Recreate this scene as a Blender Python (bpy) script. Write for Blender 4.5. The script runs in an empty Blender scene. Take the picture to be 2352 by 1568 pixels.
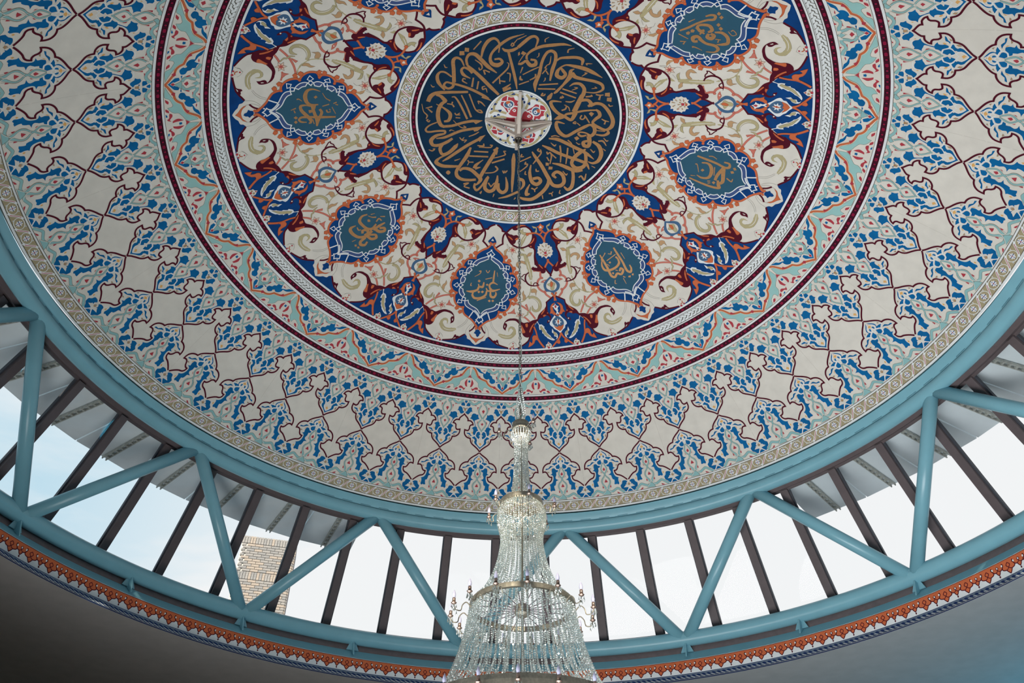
import bpy, bmesh, math, random
from mathutils import Vector, Matrix
from mathutils.geometry import delaunay_2d_cdt
random.seed(7)
PI=math.pi
SC=bpy.context.scene; COL=SC.collection
# ------------------------------------------------------------------ camera
F=1921.332
tilt,roll,yaw=math.radians(42.18918),math.radians(1.03175),math.radians(-2.22590)
fwd=Vector((math.sin(yaw)*math.cos(tilt),math.cos(yaw)*math.cos(tilt),math.sin(tilt)))
rgt=Vector((math.cos(yaw),-math.sin(yaw),0)); up=rgt.cross(fwd)
r2=rgt*math.cos(roll)+up*math.sin(roll); u2=-rgt*math.sin(roll)+up*math.cos(roll)
cd=bpy.data.cameras.new('camera'); cam=bpy.data.objects.new('camera',cd); COL.objects.link(cam)
cam.matrix_world=Matrix(((r2.x,u2.x,-fwd.x,0),(r2.y,u2.y,-fwd.y,0),(r2.z,u2.z,-fwd.z,0),(0,0,0,1)))
cd.sensor_width=36; cd.lens=F*36/2352; cd.shift_x=.015587; cd.shift_y=.003207; cd.clip_start=.1; cd.clip_end=500
SC.camera=cam
# ------------------------------------------------------------------ world, sun, fill lights, exposure
SC.view_settings.view_transform='Standard'; SC.view_settings.look='None'
SC.view_settings.exposure=0.0; SC.view_settings.gamma=1.0; SC.view_settings.use_curve_mapping=False
W=bpy.data.worlds.new('hazy_sky'); SC.world=W; W.use_nodes=True
nt=W.node_tree; nt.nodes.clear()
def wn(t,**k):
    n=nt.nodes.new(t)
    for a,b in k.items(): setattr(n,a,b)
    return n
tc=wn('ShaderNodeTexCoord'); no=wn('ShaderNodeTexNoise'); no.inputs['Scale'].default_value=2.6; no.inputs['Detail'].default_value=6; no.inputs['Roughness'].default_value=.55; no.inputs['Distortion'].default_value=.4
mp=wn('ShaderNodeMapping'); mp.inputs['Scale'].default_value=(1,1,2.4); mp.inputs['Rotation'].default_value=(0,.25,.4)
nt.links.new(tc.outputs['Generated'],mp.inputs['Vector']); nt.links.new(mp.outputs[0],no.inputs['Vector'])
cr=wn('ShaderNodeValToRGB'); cr.color_ramp.elements[0].position=.46; cr.color_ramp.elements[1].position=.66
nt.links.new(no.outputs['Fac'],cr.inputs['Fac'])
# the cloud sheet thickens towards the right (east) of the hall
dt=wn('ShaderNodeVectorMath',operation='DOT_PRODUCT'); dt.inputs[1].default_value=(.86,.5,0)
nt.links.new(tc.outputs['Generated'],dt.inputs[0])
mr=wn('ShaderNodeMapRange',interpolation_type='SMOOTHSTEP'); mr.inputs['From Min'].default_value=-.18; mr.inputs['From Max'].default_value=.30
nt.links.new(dt.outputs['Value'],mr.inputs['Value'])
ad=wn('ShaderNodeMath',operation='ADD',use_clamp=True); m5=wn('ShaderNodeMath',operation='MULTIPLY'); m5.inputs[1].default_value=.75
nt.links.new(cr.outputs['Color'],m5.inputs[0]); nt.links.new(m5.outputs[0],ad.inputs[0]); nt.links.new(mr.outputs['Result'],ad.inputs[1])
mx=wn('ShaderNodeMix',data_type='RGBA'); mx.inputs['A'].default_value=(.50,.73,.86,1); mx.inputs['B'].default_value=(.94,.935,.94,1)
nt.links.new(ad.outputs[0],mx.inputs['Factor'])
bg=wn('ShaderNodeBackground'); bg.inputs['Strength'].default_value=1.0; ow=wn('ShaderNodeOutputWorld')
nt.links.new(mx.outputs['Result'],bg.inputs['Color']); nt.links.new(bg.outputs[0],ow.inputs['Surface'])
def light(name,kind,loc,aim,energy,color,**k):
    d=bpy.data.lights.new(name,kind); d.energy=energy; d.color=color
    for a,b in k.items(): setattr(d,a,b)
    o=bpy.data.objects.new(name,d); COL.objects.link(o); o.location=loc
    o.rotation_euler=(Vector(aim)-Vector(loc)).to_track_quat('-Z','Y').to_euler(); return o
sa,se=math.radians(-176),math.radians(22)
sd=Vector((math.sin(sa)*math.cos(se),math.cos(sa)*math.cos(se),math.sin(se)))
light('sun','SUN',sd*30,(0,0,0),6.0,(1,.86,.68),angle=math.radians(.6))
# added fill lights: broad soft discs, unseen below the frame, that brighten the dome
light('dome_fill_left','AREA',(-3,6,-1.2),(2.2,9.2,12),500,(1,.985,.965),shape='DISK',size=6.0,spread=math.radians(115))
light('dome_fill_right','AREA',(2,6,-1.2),(6,12,10),330,(.985,.99,1),shape='DISK',size=6.0,spread=math.radians(100))
light('ceiling_blue_fill','AREA',(12.5,15,2.0),(8.5,17,5.7),190,(.05,.55,.85),shape='DISK',size=1.5)  # added blue fill out of view, tints the ceiling at the right
# ------------------------------------------------------------------ materials
def s2l(c): return tuple(((x/255)/12.92 if x/255<=.04045 else ((x/255+.055)/1.055)**2.4) for x in c)
MATS={}
def mat(name,rgb,rough=.7,var=.06,scale=6,metal=0,bump=0,spec=.3):
    if name in MATS: return MATS[name]
    m=bpy.data.materials.new(name); m.use_nodes=True; t=m.node_tree; b=t.nodes['Principled BSDF']
    c=s2l(rgb); b.inputs['Roughness'].default_value=rough; b.inputs['Metallic'].default_value=metal; b.inputs['Specular IOR Level'].default_value=spec
    n=t.nodes.new('ShaderNodeTexNoise'); n.inputs['Scale'].default_value=scale; n.inputs['Detail'].default_value=5
    tcn=t.nodes.new('ShaderNodeTexCoord'); t.links.new(tcn.outputs['Object'],n.inputs['Vector'])
    r=t.nodes.new('ShaderNodeMapRange'); r.inputs['From Min'].default_value=.3; r.inputs['From Max'].default_value=.7; r.inputs['To Min'].default_value=1-var; r.inputs['To Max'].default_value=1+var
    h=t.nodes.new('ShaderNodeHueSaturation'); h.inputs['Color'].default_value=(*c,1)
    t.links.new(n.outputs['Fac'],r.inputs['Value']); t.links.new(r.outputs['Result'],h.inputs['Value']); t.links.new(h.outputs['Color'],b.inputs['Base Color'])
    if bump:
        bp=t.nodes.new('ShaderNodeBump'); bp.inputs['Strength'].default_value=bump; bp.inputs['Distance'].default_value=.01; t.links.new(n.outputs['Fac'],bp.inputs['Height']); t.links.new(bp.outputs[0],b.inputs['Normal'])
    MATS[name]=m; return m
PC={'B':((0,64,128),'cobalt_paint'),'C':((226,223,214),'cream_paint'),'M':((84,10,34),'maroon_paint'),'O':((208,110,70),'orange_paint'),'S':((208,122,108),'salmon_paint'),
'G':((72,106,142),'slate_blue_paint'),'T':((186,176,136),'olive_tan_paint'),'A':((196,158,118),'ochre_paint'),'K':((150,146,136),'grey_line_paint'),'W':((232,238,240),'white_paint'),
'D':((48,92,116),'petrol_paint'),'E':((68,90,140),'indigo_paint'),'R':((182,64,76),'red_paint'),'t':((146,194,196),'aqua_paint'),'U':((158,206,204),'pale_aqua_paint'),
'L':((0,102,162),'azure_paint'),'Y':((232,180,108),'yellow_paint'),'P':((226,196,180),'blush_paint'),'Z':((232,212,186),'sand_paint'),'g':((212,160,108),'gold_leaf_paint'),
'X':((30,10,30),'black_plum_paint'),'c':((140,18,60),'crimson_paint'),'d':((8,48,76),'ink_blue_paint'),'n':((170,158,126),'khaki_paint'),'k':((92,92,84),'dark_line_paint'),'V':((26,58,118),'navy_paint'),'H':((130,150,170),'grey_blue_paint'),'q':((128,120,104),'umber_line_paint'),'r':((168,78,48),'rust_line_paint')}
def pm(c):
    rgb,n=PC[c]
    if c=='g': return mat(n,rgb,.38,.08,30,metal=.5,spec=.6)
    return mat(n,rgb,.75,.05 if c not in 'BdL' else .16,5,spec=.2)
TEAL=mat('teal_gloss_paint',(130,186,202),.32,.04,3,spec=.5)
DARK=mat('brown_aluminium',(98,88,90),.5,.08,8)
PLAST=mat('grey_plaster',(178,178,178),.85,.05,4,bump=.05)
PLWHITE=mat('white_plaster',(222,214,204),.7,.03,6,bump=.03)
BRASS=mat('tarnished_brass',(132,128,116),.5,.2,40,metal=.7)
def crystal():
    m=bpy.data.materials.new('cut_crystal'); m.use_nodes=True; t=m.node_tree; t.nodes.clear()
    g=t.nodes.new('ShaderNodeBsdfGlass'); g.inputs['IOR'].default_value=1.5; g.inputs['Roughness'].default_value=.02; g.inputs['Color'].default_value=(.93,.98,.97,1)
    r=t.nodes.new('ShaderNodeBsdfGlossy'); r.inputs['Roughness'].default_value=.08; r.inputs['Color'].default_value=(.95,.97,.95,1)
    d=t.nodes.new('ShaderNodeBsdfTranslucent'); d.inputs['Color'].default_value=(.97,.97,.95,1)
    n=t.nodes.new('ShaderNodeTexNoise'); n.inputs['Scale'].default_value=60
    m1=t.nodes.new('ShaderNodeMixShader'); m2=t.nodes.new('ShaderNodeMixShader'); m2.inputs[0].default_value=.16
    rr=t.nodes.new('ShaderNodeMapRange'); rr.inputs['To Min'].default_value=.15; rr.inputs['To Max'].default_value=.5; t.links.new(n.outputs['Fac'],rr.inputs['Value']); t.links.new(rr.outputs[0],m1.inputs[0])
    o=t.nodes.new('ShaderNodeOutputMaterial'); t.links.new(g.outputs[0],m1.inputs[1]); t.links.new(r.outputs[0],m1.inputs[2]); t.links.new(m1.outputs[0],m2.inputs[1]); t.links.new(d.outputs[0],m2.inputs[2]); t.links.new(m2.outputs[0],o.inputs[0])
    return m
CRYS=crystal()
def paneglass():
    m=bpy.data.materials.new('window_glass'); m.use_nodes=True; t=m.node_tree; t.nodes.clear()
    a=t.nodes.new('ShaderNodeBsdfTransparent'); a.inputs['Color'].default_value=(.95,.975,.98,1); r=t.nodes.new('ShaderNodeBsdfGlossy'); r.inputs['Roughness'].default_value=.02
    f=t.nodes.new('ShaderNodeFresnel'); f.inputs['IOR'].default_value=1.18; n=t.nodes.new('ShaderNodeTexNoise'); n.inputs['Scale'].default_value=3
    bp=t.nodes.new('ShaderNodeBump'); bp.inputs['Strength'].default_value=.01; t.links.new(n.outputs['Fac'],bp.inputs['Height']); t.links.new(bp.outputs[0],r.inputs['Normal'])
    x=t.nodes.new('ShaderNodeMixShader'); o=t.nodes.new('ShaderNodeOutputMaterial'); t.links.new(f.outputs[0],x.inputs[0]); t.links.new(a.outputs[0],x.inputs[1]); t.links.new(r.outputs[0],x.inputs[2]); t.links.new(x.outputs[0],o.inputs[0]); return m
GLASS=paneglass()
# ------------------------------------------------------------------ mesh helpers (dome axis stands at x=0, y=8)
AX=Vector((0,8,0)); CZ,RHO=3.1197,9.32499; DZ=.0006
def dome_pt(az,R,lay=0):
    k=1-lay*DZ/RHO; z=math.sqrt(max(RHO*RHO-R*R,0))
    return (R*k*math.sin(az),R*k*math.cos(az),CZ+z*k)
def R2s(R): return RHO*math.asin(min(1,R/RHO))
def flat(az,R): s=R2s(R); return (s*math.sin(az),s*math.cos(az))
def unflat(p,lay):
    s=math.hypot(p[0],p[1]); return dome_pt(math.atan2(p[0],p[1]),RHO*math.sin(s/RHO),lay)
class MB:
    def __init__(s): s.v=[]; s.f=[]; s.m=[]; s.mats=[]
    def slot(s,m):
        if m not in s.mats: s.mats.append(m)
        return s.mats.index(m)
    def add(s,v,f,m):
        b=len(s.v); s.v.extend(v); k=s.slot(m); s.f.extend([tuple(b+i for i in q) for q in f]); s.m.extend([k]*len(f))
    def obj(s,name,parent=None,smooth=False,**props):
        me=bpy.data.meshes.new(name); me.from_pydata([tuple(p) for p in s.v],[],s.f)
        for m in s.mats: me.materials.append(m)
        me.polygons.foreach_set('material_index',s.m)
        if smooth: me.polygons.foreach_set('use_smooth',[True]*len(s.f))
        me.update(); return link(name,me,parent,**props)
def link(name,me,parent=None,loc=None,rz=None,**props):
    o=bpy.data.objects.new(name,me); COL.objects.link(o)
    if parent is not None: o.parent=parent
    if loc is not None: o.location=loc
    if rz is not None: o.rotation_euler=(0,0,rz)
    for k,v in props.items(): o[k]=v
    return o
def rev(prof,n,m,mb,a0=0,a1=2*PI,flip=False):
    """surface of revolution: prof = [(R,z)...] about the dome axis (local origin)"""
    full=abs(a1-a0-2*PI)<1e-6; k=n if full else n+1; v=[];f=[]
    for i in range(k):
        a=a0+(a1-a0)*i/n
        for R,z in prof: v.append((R*math.sin(a),R*math.cos(a),z))
    p=len(prof)
    for i in range(n):
        j=(i+1)%k
        for q in range(p-1):
            t=(i*p+q,i*p+q+1,j*p+q+1,j*p+q); f.append(t[::-1] if flip else t)
    mb.add(v,f,m)
def smooth(pts,closed,step=.035,mx=6):
    """pts: [x,y,corner,width]; Catmull-Rom with corners"""
    n=len(pts); out=[]
    if n<3 and not closed: return [(p[0],p[1],p[3]) for p in pts]
    segs=n if closed else n-1
    for i in range(segs):
        p1=pts[i]; p2=pts[(i+1)%n]
        p0=pts[(i-1)%n] if (closed or i>0) else p1
        p3=pts[(i+2)%n] if (closed or i+2<n) else p2
        L=math.hypot(p2[0]-p1[0],p2[1]-p1[1]); k=max(1,min(mx,int(L/step)+1))
        def tan(a,b,c,corner,d):
            if corner: return ((c[0]-b[0]),(c[1]-b[1])) if d else ((b[0]-a[0]),(b[1]-a[1]))
            la=math.hypot(b[0]-a[0],b[1]-a[1])+1e-9; lc=math.hypot(c[0]-b[0],c[1]-b[1])+1e-9
            tx,ty=(c[0]-a[0])/(la+lc),(c[1]-a[1])/(la+lc); return (tx*L,ty*L)
        t1=tan(p0,p1,p2,p1[2] or p0 is p1,True); t2=tan(p1,p2,p3,p2[2] or p3 is p2,False)
        for j in range(k):
            t=j/k; a=2*t**3-3*t*t+1; b=t**3-2*t*t+t; c=-2*t**3+3*t*t; d=t**3-t*t
            out.append((a*p1[0]+b*t1[0]+c*p2[0]+d*t2[0],a*p1[1]+b*t1[1]+c*p2[1]+d*t2[1],p1[3]+(p2[3]-p1[3])*t))
    if not closed: out.append((pts[-1][0],pts[-1][1],pts[-1][3]))
    return out
def ribbon(pl,closed):
    n=len(pl); v=[];f=[]
    for i in range(n):
        a=pl[(i-1)%n] if (closed or i>0) else pl[i]; c=pl[(i+1)%n] if (closed or i<n-1) else pl[i]; b=pl[i]
        d1=(b[0]-a[0],b[1]-a[1]); d2=(c[0]-b[0],c[1]-b[1])
        l1=math.hypot(*d1); l2=math.hypot(*d2)
        if l1<1e-9: d1,l1=d2,l2
        if l2<1e-9: d2,l2=d1,l1
        l1=l1 or 1;l2=l2 or 1
        n1=(-d1[1]/l1,d1[0]/l1); n2=(-d2[1]/l2,d2[0]/l2); mx=(n1[0]+n2[0],n1[1]+n2[1]); ml=math.hypot(*mx)
        if ml<.2: mx=n1; k=1
        else: mx=(mx[0]/ml,mx[1]/ml); k=min(2.0,2/ml)
        h=b[2]/2*k
        v.append((b[0]+mx[0]*h,b[1]+mx[1]*h)); v.append((b[0]-mx[0]*h,b[1]-mx[1]*h))
    for i in range(n if closed else n-1):
        j=(i+1)%n; f.append((2*i,2*i+1,2*j+1,2*j))
    return v,f
def fill(pl):
    p=[]
    for q in pl:
        if not p or math.hypot(q[0]-p[-1][0],q[1]-p[-1][1])>2e-4: p.append((q[0],q[1]))
    if len(p)>2 and math.hypot(p[0][0]-p[-1][0],p[0][1]-p[-1][1])<2e-4: p.pop()
    if len(p)<3: return [],[]
    co=[Vector(q) for q in p]; xs=[q[0] for q in p]; ys=[q[1] for q in p]; g=.14
    if max(xs)-min(xs)>g*1.2 or max(ys)-min(ys)>g*1.2:
        x=math.floor(min(xs)/g)*g+.013
        while x<max(xs):
            y=math.floor(min(ys)/g)*g+.017
            while y<max(ys): co.append(Vector((x,y))); y+=g
            x+=g
    r=delaunay_2d_cdt(co,[],[list(range(len(p)))],1,1e-6)
    return [(q.x,q.y) for q in r[0]],[tuple(t) for t in r[2]]
DATA={}; EDGE={'T':'q','A':'q','P':'q','t':'q','U':'q','O':'r','S':'r'}; LINED={'medallion','field','spandrel','lobe','zigzag'}; EW=1.0
def load(txt):
    cur=None
    for ln in txt.strip().split('\n'):
        if ln[0]=='#': cur=DATA.setdefault(ln[1:],[]); continue
        k0,c0,m0,rest=ln.split(' ',3); pts=[]; w=.02
        for tok in rest.split(' '):
            if '/' in tok: tok,ww=tok.split('/'); w=int(ww)/1000
            c=tok.endswith('!'); a,R=tok.rstrip('!').split(',')
            pts.append((math.radians(int(a)/1000),int(R)/1000,c,w))
        cur.append((k0,c0,m0,pts))
def motif_mesh(name,base,mapf=unflat,only=None,wmul=1,step=.035):
    mb=MB(); boxes=[]
    for kind,c,sym,pts in DATA[name]:
        if kind=='h': variants=[pts+[(-a,R,k,w) for a,R,k,w in reversed(pts)]]
        elif sym=='m': variants=[pts,[(-a,R,k,w) for a,R,k,w in pts]]
        else: variants=[pts]
        shapes=[]
        for vp in variants:
            fp=[(*flat(a,R),k,w*wmul) for a,R,k,w in vp]
            closed=kind in 'pch'
            sm=smooth(fp,closed,step,8)
            v,f=ribbon(sm,kind=='c') if kind in 'sc' else fill(sm)
            if f: shapes.append((v,f))
        if not shapes: continue
        oc=EDGE.get(c)
        lay=0
        bbs=[]
        for v,f in shapes:
            bb=(min(p[0] for p in v),min(p[1] for p in v),max(p[0] for p in v),max(p[1] for p in v)); bbs.append(bb)
        for (x0,y0,x1,y1,l) in boxes:
            if l>=lay:
                for bb in bbs:
                    if bb[0]<x1 and bb[2]>x0 and bb[1]<y1 and bb[3]>y0: lay=l+1; break
        if len(shapes)==2 and bbs[0][2]>bbs[1][0] and bbs[1][2]>bbs[0][0]: extra=.4
        else: extra=0
        for i,((v,f),bb) in enumerate(zip(shapes,bbs)):
            boxes.append((*bb,lay))
            if oc and name in LINED:
                vp=variants[i] if len(variants)>i else variants[0]
                fp=[(*flat(a,R),k,w*wmul) for a,R,k,w in vp]
                if kind in 'ph': ov,of=ribbon([(x,y,.011*EW) for x,y,_ in smooth(fp,True)],True)
                else: ov,of=ribbon([(x,y,w+.009*EW) for x,y,w in smooth(fp,kind=='c')],kind=='c')
                mb.add([mapf(p,base+lay-.5) for p in ov],of,pm(oc))
            mb.add([mapf(p,base+lay+i*extra) for p in v],f,pm(c))
    me=bpy.data.meshes.new(name); me.from_pydata(mb.v,[],mb.f)
    for m in mb.mats: me.materials.append(m)
    me.polygons.foreach_set('material_index',mb.m); me.update(); return me
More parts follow.
